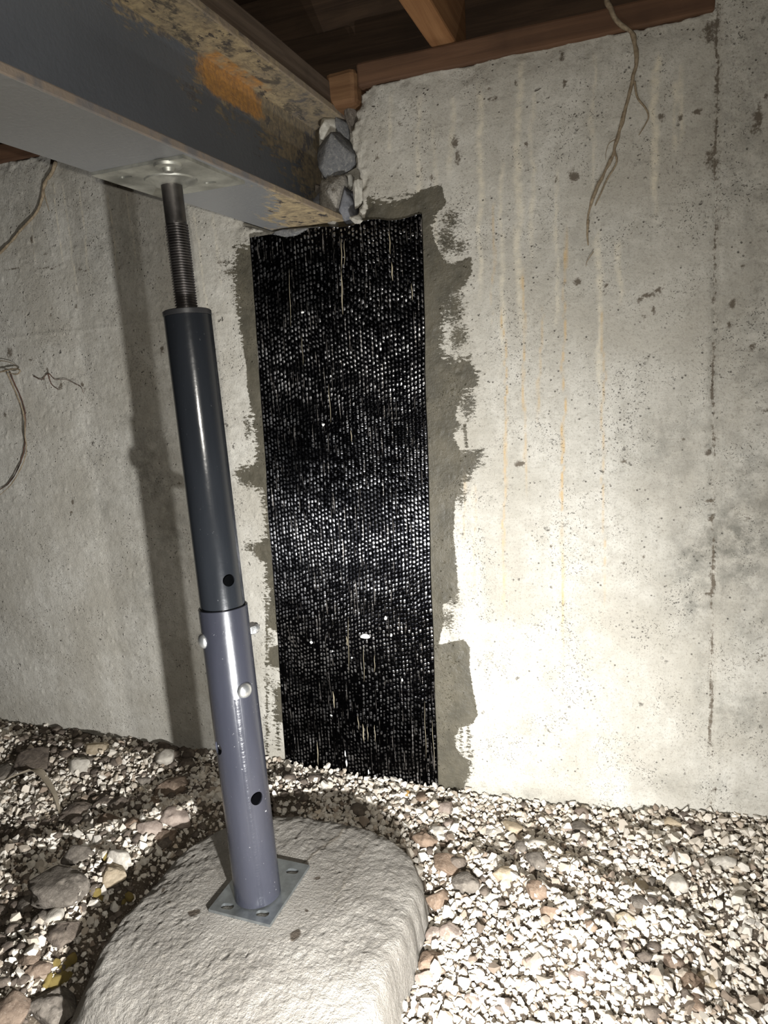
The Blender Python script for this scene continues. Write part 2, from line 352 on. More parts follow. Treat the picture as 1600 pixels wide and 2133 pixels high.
MAT = dict(wall=m_wall(), peb=m_pebble_one(), gravel=m_pebble_many(), soil=m_soil(), footing=m_footing(), beam=m_beam(),
  upper=m_paint('charcoal_tube_paint', (.012, .0135, .016), .2, .15), lower=m_paint('slate_tube_paint', (.021, .022, .029), .25, .45),
  cap=m_paint('black_cap_paint', (.022, .022, .023), .4, .2), zinc=m_metal('galvanised_plate', (.30, .32, .325), .38), zinc_top=m_metal('galvanised_cap_plate', (.52, .52, .47), .5, .3, 22),
  bolt=m_metal('zinc_bolt', (.62, .63, .62), .3, .1), rod=m_metal('dark_steel_rod', (.13, .12, .115), .38, .2),
  joist=m_wood('orange_joist_wood', (.25, .12, .05), (.36, .19, .085), 1), sill=m_wood('red_brown_sill_wood', (.085, .045, .026), (.14, .075, .042), 0),
  dark=m_wood('dark_floor_boards', (.034, .020, .012), (.072, .044, .026), 0), nailer=m_wood('dark_nailer_wood', (.085, .062, .045), (.15, .11, .08), 1),
  carbon=m_carbon(), thread=m_flat('tan_thread', (.34, .295, .205)), resin=m_flat('white_resin', (.78, .78, .76), .35, 0, (.6, .6, .58), 150),
  root=m_flat('dry_root_bark', (.17, .13, .085), .9, 0, (.31, .25, .17), 160), twig=m_flat('dark_twig', (.05, .035, .028), .9, 0, (.12, .06, .04)),
  brown=m_rock('brown_clod', (.105, .075, .055), (.20, .15, .112)), rust=m_rock('rusty_stone', (.13, .09, .062), (.235, .172, .125)), dkb=m_rock('dark_clod', (.07, .056, .046), (.15, .122, .098)),
  gray=m_rock('gray_lump', (.09, .077, .064), (.175, .153, .128)), block=m_wood('dull_orange_wood', (.13, .065, .03), (.21, .115, .055), 0), pale=m_rock('pale_stone', (.32, .29, .25), (.48, .445, .385), 70, .0014), pink=m_rock('pinkish_stone', (.19, .148, .122), (.31, .255, .215), 60, .0014),
  tan=m_rock('tan_stone', (.27, .215, .145), (.41, .34, .245), 60, .0014), yel=m_rock('yellow_crumb', (.30, .215, .06), (.46, .35, .12), 80), amber=m_rock('amber_stone', (.35, .2, .06), (.48, .3, .1), 80, .001),
  mortar=m_rock('gray_mortar', (.105, .107, .112), (.175, .174, .17), 150, .0018, (.40, .38, .33), .6), speck=m_rock('speckled_rubble', (.22, .205, .18), (.36, .335, .29), 260, .0015, (.07, .06, .05), .9),
  bluegray=m_rock('blue_gray_mortar', (.11, .113, .125), (.165, .168, .18), 90, .0010, (.36, .35, .32), .4), white=m_rock('white_rubble', (.34, .32, .275), (.52, .50, .44), 90, .0012), paper=m_flat('tan_sheet', (.42, .36, .27), .75, 0, (.34, .29, .22), 14))

# ------------------------------------------------------------------ the wall
X0, X1, ZB, JX = -1.98, .42, -.97, .098
xs = np.concatenate([np.linspace(-3.0, X0, 30)[:-1], np.arange(X0, X1, .0036), np.linspace(X1, 1.3, 26)])
zs = np.concatenate([np.arange(ZB, .56, .0036), np.linspace(.56, 1.0, 14)])
GX, GZ = np.meshgrid(xs, zs, indexing='ij')
ztop = .503 + .006*fbm(xs*30, xs*0, oct=3) - .012*sstep(-.47, -.50, xs)*(xs > -.53)
ztop = np.where(xs > JX-.012+.004*vnoise(xs*50), 1.2, ztop)
NOTCH = [wl(p) for p in [(500, 470), (640, 487), (700, 474), (741, 462), (747, 430), (752, 400), (744, 372), (737, 340), (733, 300), (730, 268), (735, 240), (741, 212), (750, 178)]] + [(-.53, .6), (-.72, .6)]
nd = poly_sdf(GX, GZ, NOTCH) + .007*fbm(GX*45, GZ*45, oct=3, seed=5)
Yw = .0014*fbm(GX*7, GZ*7, oct=3, seed=1) + .0005*fbm(GX*60, GZ*60, oct=3, seed=2)
bug = np.maximum(0, vnoise(GX*75, GZ*75, seed=9)-.62)*np.maximum(0, fbm(GX*5, GZ*5, seed=10)+.35)
Yw += .006*bug - .010*np.maximum(0, vnoise(GX*150, GZ*150, seed=19)-.74)
rim = np.exp(-((ztop[:, None]-GZ).clip(0)/.03)**2)*(ztop[:, None] < 1)
Yw += rim*(.004+.009*np.abs(fbm(GX*22, GZ*22, oct=3, seed=4)))
edge_n = np.exp(-(np.minimum(nd, 0)/.02)**2); Yw += edge_n*(.004+.022*np.abs(fbm(GX*38, GZ*38, oct=3, seed=6)))
jx = JX + (GZ*-.025) + .0022*vnoise(GZ*40, GX*0, seed=3)
dj = GX-jx
Yw += .006*np.exp(-(dj/.004)**2)*(.5+.5*vnoise(GZ*30, GX*0, seed=8)) - .0030*np.exp(-((dj-.009)/.006)**2) - .003*sstep(0, .02, dj)
zf = .14+.012*GX; Yw -= .0014*np.exp(-((GZ-zf)/.003)**2)*(GX < -.75)        # faint board line, left
Yw = np.where(nd > 0, .10+.012*fbm(GX*30, GZ*30, seed=7), Yw)
over = GZ - ztop[:, None]
GZo = np.where(over > 0, ztop[:, None], GZ); Yw = np.where((over > 0) & (nd <= 0), np.minimum(.005+over*3, .16), Yw)
# marks that belong to the wall
MXW = GX+.006*fbm(GX*55, GZ*40, oct=3, seed=81); MZW = GZ+.007*fbm(GX*55, GZ*40, oct=3, seed=82)
def mark(lst, soft=1.0, jit=.002):
    a = np.zeros_like(GX)
    for px, py, rx, ry, s in lst:
        cx, cz = wl((px, py)); k = 1/1100.
        a = np.maximum(a, s*np.exp(-(((MXW-cx)/(rx*k))**2+((MZW-cz)/(ry*k))**2)*soft))
    return a
def runs(lst):
    a = np.zeros_like(GX)
    for px, y0, y1, w, s, sd in lst:
        x0, z0 = wl((px, y0)); x1, z1 = wl((px-(0 if px > 700 else -(y1-y0)*.13), y1)); w = w*.62/1150.
        t = (GZ-z0)/(z1-z0); cx = x0+(x1-x0)*t + .005*vnoise(GZ*16, GX*0, seed=sd) + .002*vnoise(GZ*60, GX*0, seed=sd+50)
        d = np.abs(GX-cx)/(w*(.8+.4*vnoise(GZ*22, GX*0, seed=sd+90)))
        a = np.maximum(a, s*np.clip(1.4-d, 0, 1)*sstep(-.02, .05, t)*sstep(1.03, .75, t)); 
    return a
cream = runs([(1000, 170, 640, 10, .8, 1), (1045, 330, 800, 9, .7, 2), (1080, 120, 720, 12, .8, 3), (1110, 190, 560, 8, .6, 4), (1160, 350, 700, 8, .7, 5), (1235, 110, 420, 8, .6, 6), (1250, 480, 860, 9, .8, 7),
  (1290, 500, 640, 10, .8, 8), (1365, 110, 470, 11, 1.0, 9), (1400, 170, 330, 8, .7, 10), (1420, 130, 320, 8, .6, 11), (870, 200, 480, 12, .6, 12), (815, 190, 330, 9, .6, 13), (940, 200, 380, 9, .6, 14), (905, 260, 700, 7, .5, 15),
  (108, 380, 560, 4, 1.0, 16), (133, 380, 640, 4, .9, 17), (165, 395, 600, 4, 1.0, 18), (226, 400, 590, 4, .9, 19), (262, 400, 560, 4, .6, 20), (60, 420, 560, 3, .6, 21), (405, 440, 800, 5, .6, 22), (440, 440, 640, 5, .5, 23), (985, 1000, 1350, 4, .5, 24), (700, 230, 420, 6, .5, 25)])
orange = runs([(1050, 640, 1330, 5, 1.0, 31), (1093, 560, 1040, 5, .9, 32), (1176, 480, 1420, 5, 1.2, 33), (1256, 620, 1300, 4, .7, 34), (1127, 640, 900, 4, .6, 35), (1028, 420, 700, 4, .6, 36), (990, 1010, 1250, 3, .5, 37), (968, 960, 1180, 5, .5, 38)])
stain = mark([(1530, 1130, 90, 110, 1), (1455, 1170, 60, 80, .9), (1440, 1250, 50, 60, .7), (1560, 1290, 40, 70, .6), (1400, 930, 90, 90, .55), (1580, 1010, 80, 120, .6), (1540, 1480, 60, 50, .7), (1590, 700, 60, 160, .5), (1450, 1640, 120, 30, .4), (1560, 300, 80, 240, .55), (1250, 520, 120, 60, .3),
  (310, 980, 70, 130, .8), (280, 880, 50, 60, .5), (360, 1100, 60, 90, .7), (250, 520, 130, 90, .45), (200, 1050, 80, 60, .4), (300, 1230, 60, 100, .45), (1100, 1660, 160, 22, .5), (60, 420, 110, 70, .5), (1030, 1380, 30, 25, .5), (1480, 900, 14, 800, .5)])
dirt = mark([(946, 298, 8, 16, 1), (951, 328, 7, 14, .9), (1205, 592, 7, 9, 1), (1259, 596, 5, 8, .9), (1337, 624, 7, 6, .9), (1352, 618, 16, 6, .9), (1368, 610, 9, 6, .8), (1582, 245, 7, 22, 1), (1576, 268, 10, 8, .9), (1596, 200, 8, 8, .8), (1085, 965, 13, 8, 1), (1483, 62, 14, 16, .9), (1480, 330, 10, 16, .9), (1488, 345, 14, 8, .7),
  (1452, 230, 9, 6, 1), (1378, 243, 8, 7, .9), (1416, 241, 6, 6, .8), (1196, 366, 9, 11, 1), (1177, 178, 5, 8, .8), (1075, 175, 5, 7, .7), (1170, 120, 6, 12, .7), (1225, 180, 6, 5, .7), (1030, 205, 12, 4, .9), (1015, 190, 8, 4, .7), (830, 258, 4, 12, .7), (785, 325, 5, 8, .9), (1099, 300, 4, 10, .8), (898, 368, 5, 8, .8), (880, 350, 4, 6, .6), (1160, 375, 3, 16, .8), (1545, 558, 5, 5, .9), (1526, 632, 6, 9, .8), (1516, 676, 6, 9, .7),
  (1360, 648, 4, 10, .8), (1340, 657, 4, 4, .8), (1572, 725, 10, 8, .7), (1418, 915, 6, 4, .7), (1300, 965, 6, 8, .8), (1478, 945, 5, 8, 1), (1480, 1045, 8, 4, 1), (1480, 1080, 8, 4, .9), (1478, 1235, 10, 5, 1), (1480, 1195, 5, 10, .8), (1479, 1480, 3, 20, 1), (1493, 1645, 4, 9, .9), (1146, 1140, 3, 6, .9), (1299, 1170, 4, 5, .8), (1343, 1162, 3, 7, .8), (1590, 860, 9, 8, .7), (1560, 1080, 5, 4, .7),
  (1378, 1110, 3, 6, .7), (1500, 460, 4, 8, .6), (1520, 445, 7, 9, .6), (1515, 460, 5, 5, .5), (150, 1045, 5, 12, 1), (148, 1065, 6, 5, .9), (75, 1115, 5, 5, .6), (20, 735, 16, 16, .9), (100, 770, 5, 10, .9), (90, 790, 14, 4, .7), (125, 805, 10, 9, .9), (150, 790, 20, 3, .7), (170, 800, 5, 9, .9), (175, 815, 3, 10, .7), (66, 752, 10, 7, .7), (12, 865, 7, 10, .8), (130, 830, 4, 6, .7), (108, 655, 10, 4, .7), (108, 640, 4, 12, .6), (65, 500, 5, 12, .8), (94, 530, 8, 5, .7), (96, 545, 5, 5, .6), (340, 728, 6, 10, .9),
  (160, 640, 4, 8, .8), (152, 525, 4, 4, .6), (50, 625, 3, 18, .6), (46, 650, 3, 10, .6), (375, 520, 2, 30, .8), (380, 560, 3, 20, .7), (378, 600, 2, 22, .6), (475, 560, 18, 3, .8), (460, 545, 12, 3, .7), (450, 575, 10, 3, .6), (375, 1005, 10, 3, .8), (1420, 1100, 4, 5, .6), (30, 560, 30, 3, .9), (100, 557, 40, 2.5, .9), (170, 563, 40, 2.5, .8), (330, 577, 16, 2.5, .8), (20, 1190, 5, 4, .7), (1250, 595, 3, 3, .6), (1585, 1370, 8, 14, .5), (1590, 1590, 12, 5, .6), (655, 480, 40, 5, .5)])
dirt = np.maximum(dirt*.92, np.exp(-(dj/.0032)**2)*(.62+.35*vnoise(GZ*25, GX*0, seed=77)))
PR = [(700, 455), (757, 452), (760, 425), (768, 411), (782, 418), (810, 418), (850, 411), (880, 395), (920, 384), (925, 402), (930, 425), (910, 446), (900, 474), (905, 500), (917, 522), (935, 548), (958, 544), (982, 532), (984, 569), (963, 604), (940, 612), (931, 646), (924, 684), (921, 723), (935, 746), (977, 742), (994, 775), (998, 803), (966, 821), (949, 870), (959, 884), (945, 905), (959, 940), (985, 938), (1005, 936), (1010, 950), (984, 989), (963, 1010), (949, 1045), (945, 1115), (949, 1150), (954, 1213), (954, 1240), (922, 1262), (926, 1291), (914, 1343), (935, 1338), (966, 1331), (979, 1350), (979, 1396), (987, 1445), (996, 1490), (984, 1508), (960, 1517), (948, 1536), (952, 1560), (980, 1588), (982, 1613), (970, 1630), (966, 1652), (880, 1650), (800, 1400), (700, 700)]
PL = [(560, 492), (530, 505), (492, 513), (487, 560), (487, 590), (494, 646), (504, 712), (513, 765), (515, 807), (525, 870), (536, 940), (530, 965), (500, 975), (487, 989), (518, 1010), (546, 1026), (553, 1097), (548, 1125), (527, 1136), (532, 1160), (553, 1180), (552, 1215), (562, 1222), (557, 1305), (578, 1318), (588, 1338), (560, 1350), (557, 1385), (585, 1395), (588, 1415), (571, 1438), (569, 1501), (597, 1510), (640, 1400), (620, 1000), (580, 500)]
primer = np.maximum(poly_sdf(GX, GZ, [wl(p) for p in PR]), poly_sdf(GX, GZ, [wl(p) for p in PL]))
for (a, b, w) in [((555, 1180), (557, 1594), 3.2), ((577, 1500), (581, 1562), 2.2), ((961, 1510), (960, 1566), 2.4), ((975, 1500), (978, 1582), 2.8), ((968, 884), (972, 930), 4)]:
    (ax_, az), (bx, bz) = wl(a), wl(b); ex, ez = bx-ax_, bz-az
    t = np.clip(((GX-ax_)*ex+(GZ-az)*ez)/(ex*ex+ez*ez), 0, 1)
    primer = np.maximum(primer, w/1150.-np.hypot(GX-ax_-t*ex, GZ-az-t*ez))
primer = np.clip(primer, -.05, .05)
dryb = mark([(928, 500, 30, 40, 1), (955, 515, 30, 25, .9), (945, 640, 30, 50, 1), (955, 700, 28, 40, 1), (975, 845, 24, 40, 1), (955, 890, 20, 20, .8), (955, 1030, 22, 40, .9), (935, 1290, 25, 40, .9), (945, 1250, 20, 30, .9), (970, 1500, 25, 30, .7), (480, 565, 25, 14, .9), (470, 545, 22, 8, .8), (515, 890, 16, 40, .9), (510, 1000, 30, 30, .9), (520, 1140, 22, 28, .9), (562, 1330, 20, 30, .8), (568, 1430, 16, 40, .7), (505, 700, 10, 60, .6), (850, 405, 50, 14, .6), (990, 945, 24, 18, .7), (940, 460, 30, 30, .9)])
wall = link('wall_back', mesh('wall_back', np.stack([GX, Yw, GZo], -1).reshape(-1, 3), grid_faces(len(xs), len(zs)), True,
   dict(cream=cream, rust_run=orange, stain=stain, dirt=dirt, primer=primer, dryb=dryb)), MAT['wall'])
tag(wall, kind='structure')
def wall_y(x, z):
    i = np.abs(xs-x).argmin(); j = np.abs(zs-z).argmin(); return Yw[i, j]

# ------------------------------------------------------------------ footing outline and the ground's height
FO = np.array([(-.70, -.275), (-.635, -.254), (-.576, -.243), (-.506, -.246), (-.448, -.26), (-.387, -.287), (-.360, -.315), (-.344, -.36), (-.339, -.43), (-.336, -.50), (-.333, -.56), (-.328, -.63), (-.335, -.70), (-.37, -.745), (-.44, -.75), (-.52, -.735), (-.60, -.718), (-.67, -.705), (-.722, -.70), (-.742, -.68), (-.754, -.64), (-.764, -.57), (-.764, -.51), (-.772, -.45), (-.768, -.40), (-.752, -.335)])
FZ = -.822
def g_h(x, y):
    x = np.asarray(x, float); y = np.asarray(y, float)
    h = -.887 + .045*sstep(-.25, .3, x)*sstep(-.5, 0, y) - .012*sstep(-.8, -1.3, x)
    h = h + .011*fbm(x*6, y*6, oct=3, seed=21) + .006*fbm(x*22, y*22, oct=2, seed=22)
    d = -poly_sdf(x, y, FO)
    left = sstep(-.62, -.74, x)
    h = h - (.030+.055*left)*np.exp(-(d.clip(0)/(.045+.02*left))**2)
    h = h + .020*left*np.exp(-((d-.17)/.06)**2)
    for (x0, y0, x1, y1, a, w) in [(-.20, -.16, .08, -.30, .022, .028), (-.28, -.20, -.05, -.33, .016, .02), (.0, -.12, .16, -.26, .018, .03), (-.13, -.33, .09, -.43, .016, .03), (-1.15, -.42, -.82, -.22, .016, .03), (-1.1, -.10, -1.6, -.10, .025, .05)]:
        ex, ey = x1-x0, y1-y0; t = np.clip(((x-x0)*ex+(y-y0)*ey)/(ex*ex+ey*ey), 0, 1)
        h = h + a*np.exp(-(np.hypot(x-x0-t*ex, y-y0-t*ey)/w)**2)
    return h
def ground_at(px, lift=0.):
    d = ray(px); t = np.linspace(.5, 2.6, 900); P = CAM+t[:, None]*d
    hit = np.nonzero(P[:, 2] < g_h(P[:, 0], P[:, 1])+lift)[0]
    p = P[hit[0]] if len(hit) else P[-1]
    return p, np.linalg.norm(p-CAM)
gx = np.concatenate([np.linspace(-3, -1.9, 25)[:-1], np.arange(-1.9, .5, .008), np.linspace(.5, 1.3, 20)])
gy = np.concatenate([np.linspace(-2.4, -1.0, 30)[:-1], np.arange(-1.0, .03, .008)])
A, B = np.meshgrid(gx, gy, indexing='ij')
HZ = g_h(A, B) + .003*fbm(A*60, B*60, oct=3, seed=23)
HZ = np.where(poly_sdf(A, B, FO) > .01, -.96, HZ)
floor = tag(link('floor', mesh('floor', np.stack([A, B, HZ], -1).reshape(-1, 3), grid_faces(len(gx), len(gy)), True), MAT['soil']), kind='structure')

# ------------------------------------------------------------------ concrete footing under the post
nth, nr = 620, 150
cen = np.array([-.55, -.49]); th = np.linspace(0, 2*math.pi, nth, endpoint=False)
ang = np.arctan2(FO[:, 1]-cen[1], FO[:, 0]-cen[0]); rad = np.hypot(*(FO-cen).T); o_ = np.argsort(ang)
R_ = np.interp(th, np.concatenate([ang[o_]-2*math.pi, ang[o_], ang[o_]+2*math.pi]), np.tile(rad[o_], 3))
R_ = sum(np.roll(R_, k) for k in range(-4, 5))/9
R_ = R_ + .006*fbm(np.cos(th)*6, np.sin(th)*6, oct=4, seed=31)
V = []
sid = np.concatenate([np.linspace(0, 1, nr), np.linspace(0, 1, 26)[1:]])
front = sstep(-.60, -.72, cen[1]+R_*np.sin(th))
for k, s in enumerate(sid):
    if k < nr:
        r = R_*s; x, y = cen[0]+r*np.cos(th), cen[1]+r*np.sin(th)
        e = (R_*(1-s)); z = FZ - (.008+.006*front)*np.exp(-e/.012) - .022*front*np.exp(-e/.05)
        z = z + .004*fbm(x*9, y*9, oct=3, seed=32)*sstep(0, .10, np.hypot(x+.575, y+.45)-.09) + .0022*fbm(x*110, y*85, oct=3, seed=33)*sstep(0, .03, np.hypot(x+.575, y+.45)-.09)
        z = z + .005*np.exp(-e/.05)*fbm(x*24, y*24, oct=3, seed=34)
    else:
        q = s; r = R_*(1+.0)+.006*math.sin(min(q*6, 1.5)) + (.02+.05*front)*q; x, y = cen[0]+r*np.cos(th), cen[1]+r*np.sin(th)
        z = zr - (.14)*q
        b = .007*fbm(x*20, y*20, z*20, oct=3, seed=35)*min(1, q*5)
        x = x+b*np.cos(th); y = y+b*np.sin(th)
    if k == nr-1: zr = z.copy()
    V.append(np.stack([x, y, z], -1))
V = np.array(V).transpose(1, 0, 2).reshape(-1, 3)
def seg_d(x, y, a, b):
    ex, ey = b[0]-a[0], b[1]-a[1]; t = np.clip(((x-a[0])*ex+(y-a[1])*ey)/(ex*ex+ey*ey), 0, 1); return np.hypot(x-a[0]-t*ex, y-a[1]-t*ey)
def fpt(px): return at(px, 2, FZ)[:2]
wx, wy = V[:, 0]+.003*vnoise(V[:, 0]*90, V[:, 1]*90, seed=36), V[:, 1]+.003*vnoise(V[:, 0]*90, V[:, 1]*90, seed=37)
crack = np.zeros(len(V))
for path in [[(737, 1708), (700, 1745), (655, 1775), (637, 1797)], [(765, 1760), (740, 1800), (700, 1870)]]:
    for a, b in zip(path[:-1], path[1:]): crack = np.maximum(crack, (1.0 if path[0][0] == 737 else .45)*np.exp(-(seg_d(wx, wy, fpt(a), fpt(b))/.0028)**2))
blot = np.zeros(len(V))
for px, py, rr, s in [(615, 1948, .011, 1), (402, 1900, .007, 1), (412, 1897, .006, .8), (638, 1896, .005, .7), (660, 1831, .007, .7), (615, 1745, .005, .9), (405, 1780, .006, .7), (395, 1835, .004, .8), (340, 1850, .006, .8), (355, 1880, .005, .6), (550, 1890, .001, 0)]:
    c = fpt((px, py)); blot = np.maximum(blot, s*np.exp(-((wx-c[0])**2+(wy-c[1])**2)/rr**2))
foot = link('concrete_footing', mesh('concrete_footing', V, grid_faces(nth, len(sid), True), True, dict(crack=crack, blot=blot)), MAT['footing'])
tag(foot, 'rough round-backed concrete pad in the gravel under the steel post', 'footing')

# ------------------------------------------------------------------ adjustable steel post
PT, PB = np.array([-.631, -.411, .28]), np.array([-.578, -.462, FZ+.0012])
PA = PT-PB; PL_ = np.linalg.norm(PA); PA /= PL_
post = empty('jack_post', PB.tolist())
tag(post, 'grey telescopic steel post with threaded top rod, standing on the concrete pad', 'post')
vw = CAM-(PT+PB)/2; vw[2] = 0; vw -= PA*(vw@PA); E2 = vw/np.linalg.norm(vw); E1 = np.cross(PA, -E2)
if E1@RIGHT < 0: E1 = -E1
AX = Matrix(np.stack([E1, np.cross(PA, E1), PA], 1).tolist()).to_4x4()   # local x = camera's right, z = along the post
def s_of(z): return (z-PB[2])/PA[2]
def dirn(phi): return np.cos(phi)*E2+np.sin(phi)*E1
PLATE_T = .005
r_low, r_up, r_rod = .0367, .0335, .0145
s_cap = s_of(.098); s_low = s_of(-.337); s_thr = s_of(.215); s_top = s_of(.275)
def cyl_at(phi, z, r, L):
    d = Vector(dirn(phi)); bm = bmesh.new(); bmesh.ops.create_cone(bm, segments=28, radius1=r, radius2=r, depth=L, cap_ends=True)
    bm.transform(Matrix.Translation(Vector(PA*s_of(z))+d*.04) @ d.to_track_quat('Z', 'Y').to_matrix().to_4x4()); return bm_mesh('c', bm)
def tube_prof(r, t, a, b): return [(r-t, a), (r-t, b-.0006), (r-t+.0006, b), (r-.0008, b), (r, b-.0008), (r, a+.0008), (r-.0008, a), (r-t, a)]
low = lathe_mesh('lower_tube', tube_prof(r_low, .0028, PLATE_T, s_low), 96, AX)
D2 = math.radians
low = boolean_cut(low, [cyl_at(D2(-65), -.553, .0103, .05), cyl_at(D2(26), -.637, .0103, .05)])
add_seam(MAT['lower'], tuple(E1), tuple(E2)); link('lower_tube', low, MAT['lower'], post)
up = lathe_mesh('upper_tube', tube_prof(r_up, .003, s_low-.22, s_cap-.0075), 96, AX)
up = boolean_cut(up, [cyl_at(D2(23), -.293, .0092, .05)])
link('upper_tube', up, MAT['upper'], post)
link('top_cap', lathe_mesh('top_cap', [(0, s_cap-.012), (r_up-.0005, s_cap-.012), (r_up-.0005, s_cap-.0075), (r_up+.0004, s_cap-.007), (r_up+.0006, s_cap-.0012), (r_up-.001, s_cap), (r_rod+.002, s_cap), (0, s_cap)], 96, AX), MAT['cap'], post)
# threaded rod: a true helix below, a plain shaft above
nt, pit = 48, .0037; zz = np.concatenate([[s_cap-.02], np.arange(s_cap-.02, s_thr, pit/8), np.linspace(s_thr, s_top+.002, 12)]); ths = np.linspace(0, 2*math.pi, nt, endpoint=False)
T_, Z_ = np.meshgrid(ths, zz, indexing='ij'); ph = (Z_/pit+T_/(2*math.pi)) % 1
rr = np.where(Z_ < s_thr-1e-6, r_rod-.0012+.0028*np.clip(1.25*(1-np.abs(2*ph-1))-.1, 0, 1), r_rod)
Vr = np.stack([rr*np.cos(T_), rr*np.sin(T_), Z_], -1).reshape(-1, 3) @ np.array(AX.to_3x3()).T
link('threaded_rod', mesh('threaded_rod', Vr, grid_faces(nt, len(zz), True), True), MAT['rod'], post)
# plates lie flat, square with the beam
pb = Vector(PB)
bx0, bx1, by0, by1 = -.637, -.527, -.514, -.378
holes = [slot(*(at(p, 2, FZ+PLATE_T)[:2]-PB[:2]), .0215, .0125, .15) for p in [(609, 1816), (474, 1889), (547, 1904)]] + [slot(bx0+.022-PB[0], by1-.022-PB[1], .0215, .0125, .15)]
link('base_plate', holed_plate('base_plate', [(x-PB[0], y-PB[1]) for x, y in [(bx0, by0), (bx1, by0), (bx1, by1), (bx0, by1)]], holes, 0, PLATE_T), MAT['zinc'], post)
tx0, tx1, ty0, ty1 = -.704, -.556, -.485, -.338
tz = .28-PB[2]
holes = [slot(*(at(p, 2, .277)[:2]-PB[:2]), .019, .0095, .1) for p in [(261, 366), (437, 378)]]
tp = link('top_plate', holed_plate('top_plate', [(x-PB[0], y-PB[1]) for x, y in [(tx0, ty0), (tx1, ty0), (tx1, ty1), (tx0, ty1)]], holes, tz-.0045, tz-.0002), MAT['zinc_top'], post)
MT = Matrix.Translation((PT[0]-PB[0], PT[1]-PB[1], 0))
link('collar', lathe_mesh('collar', [(r_rod-.001, tz-.004), (.037, tz-.004), (.035, tz-.0065), (.027, tz-.0085), (.022, tz-.012), (.019, tz-.0125), (r_rod-.001, tz-.012), (r_rod-.001, tz-.004)], 64, MT), MAT['zinc_top'], tp)
cb = at((350, 343), 2, .276)-PB
link('clip', lathe_mesh('clip', [(0, tz-.004), (.019, tz-.004), (.0175, tz-.0075), (.012, tz-.0095), (.0085, tz-.0085), (.007, tz-.013), (0, tz-.0135)], 40, Matrix.Translation((cb[0], cb[1], 0))), MAT['zinc_top'], tp)
def bolt(phi, z):
    d = Vector(dirn(phi)); q = d.to_track_quat('Z', 'Y').to_matrix().to_4x4(); c = Vector(PA*s_of(z))
    Mh = Matrix.Translation(c+d*(r_low-.0016)) @ q
    b = link('bolt', lathe_mesh('bolt', [(0, 0), (.0118, 0), (.0121, .0016), (.0112, .0042), (.0088, .0066), (.005, .0081), (0, .0086)], 40, Mh), MAT['bolt'], post)
    Mn = Matrix.Translation(c-d*(r_low-.0014)) @ q @ Matrix.Rotation(math.pi, 4, 'X')
    bm = bmesh.new(); bmesh.ops.create_cone(bm, segments=6, radius1=.0108, radius2=.0108, depth=.0095, cap_ends=True, matrix=Matrix.Translation((0, 0, .0055)))
    bmesh.ops.bevel(bm, geom=bm.edges[:], offset=.0009, segments=2, affect='EDGES'); bm.transform(Mn); link('nut', bm_mesh('nut', bm), MAT['bolt'], b)
    link('nut_dome', lathe_mesh('nut_dome', [(0, .009), (.0084, .009), (.0088, .0125), (.0075, .0155), (.004, .0175), (0, .018)], 32, Mn), MAT['bolt'], b)
bolt(D2(-72), -.383); bolt(D2(27), -.4625)

# ------------------------------------------------------------------ steel beam and timber above
BX, BW = -.6275, .155
beam = tag(empty('steel_beam', (BX, 0, .28)), 'dark grey painted steel I-beam, worn and rusty near the wall pocket', 'beam')
def bpart(name, x0, x1, z0, z1, bev):
    me = box_mesh(name, x0, x1, -2.6, .085, z0, z1, (1, 30, 2), bev); me.transform(Matrix.Translation((-BX, 0, -.28)))
    o = link(name, me, MAT['beam'], beam); return o
def beam_tc(mat):                                             # object coordinates are local: shift them back to the room's
    t = mat.node_tree; tc = [n for n in t.nodes if n.type == 'TEX_COORD'][0]
    mp = t.nodes.new('ShaderNodeVectorMath'); mp.operation = 'ADD'; mp.inputs[1].default_value = (BX, 0, .28)
    ls = [l.to_socket for l in t.links if l.from_node == tc]
    for s in ls: t.links.new(mp.outputs[0], s)
    t.links.new(tc.outputs['Object'], mp.inputs[0])
beam_tc(MAT['beam'])
bpart('bottom_flange', BX-BW/2, BX+BW/2, .28, .291, .0018)
bpart('web', BX-.0035, BX+.0035, .290, .468, 0)
bpart('top_flange', BX-BW/2, BX+BW/2, .467, .479, .0018)
o = link('beam_nailer', box_mesh('beam_nailer', -.695, -.556, -2.6, .02, .4795, .521, (1, 20, 1), .003, .003, 3), MAT['nailer'])
tag(o, 'dark weathered board lying on top of the steel beam', 'board')
o = link('sill_plate', box_mesh('sill_plate', -.503, JX-.016, .001, .135, .501, .5405, (40, 1, 1), .004, .004, 5), MAT['sill'])
tag(o, 'reddish brown timber sill on the wall top, right of the steel beam', 'timber')
o = link('sill_plate', box_mesh('sill_plate', -3.0, -.70, .001, .135, .501, .5405, (60, 1, 1), .004, .004, 6), MAT['sill'])
tag(o, 'reddish brown timber sill on the wall top, left of the steel beam', 'timber')
def joist(x, label):
    o = link('floor_joist', box_mesh('floor_joist', x-.0225, x+.0225, -2.6, .09, .541, .73, (1, 24, 1), .004, .003, int(x*100)+300), MAT['joist'])
    tag(o, label, 'joist')
joist(-.3435, 'orange-brown floor joist resting on the timber sill at the top of the photo')
o = tag(link('trim_1', box_mesh('trim_1', -3, 1.2, .095, .135, .541, .73, (60, 1, 1), .002, .003, 9), MAT['dark']), kind='structure')
ceil = tag(empty('ceiling', (0, 0, .731)), kind='structure')
for k in range(18):
    y1 = .13-k*.146
    link('plank', box_mesh('plank', -3.0, 1.2, y1-.1425, y1, 0, .02, (24, 1, 1), .002, .003, 40+k), MAT['dark'], ceil)
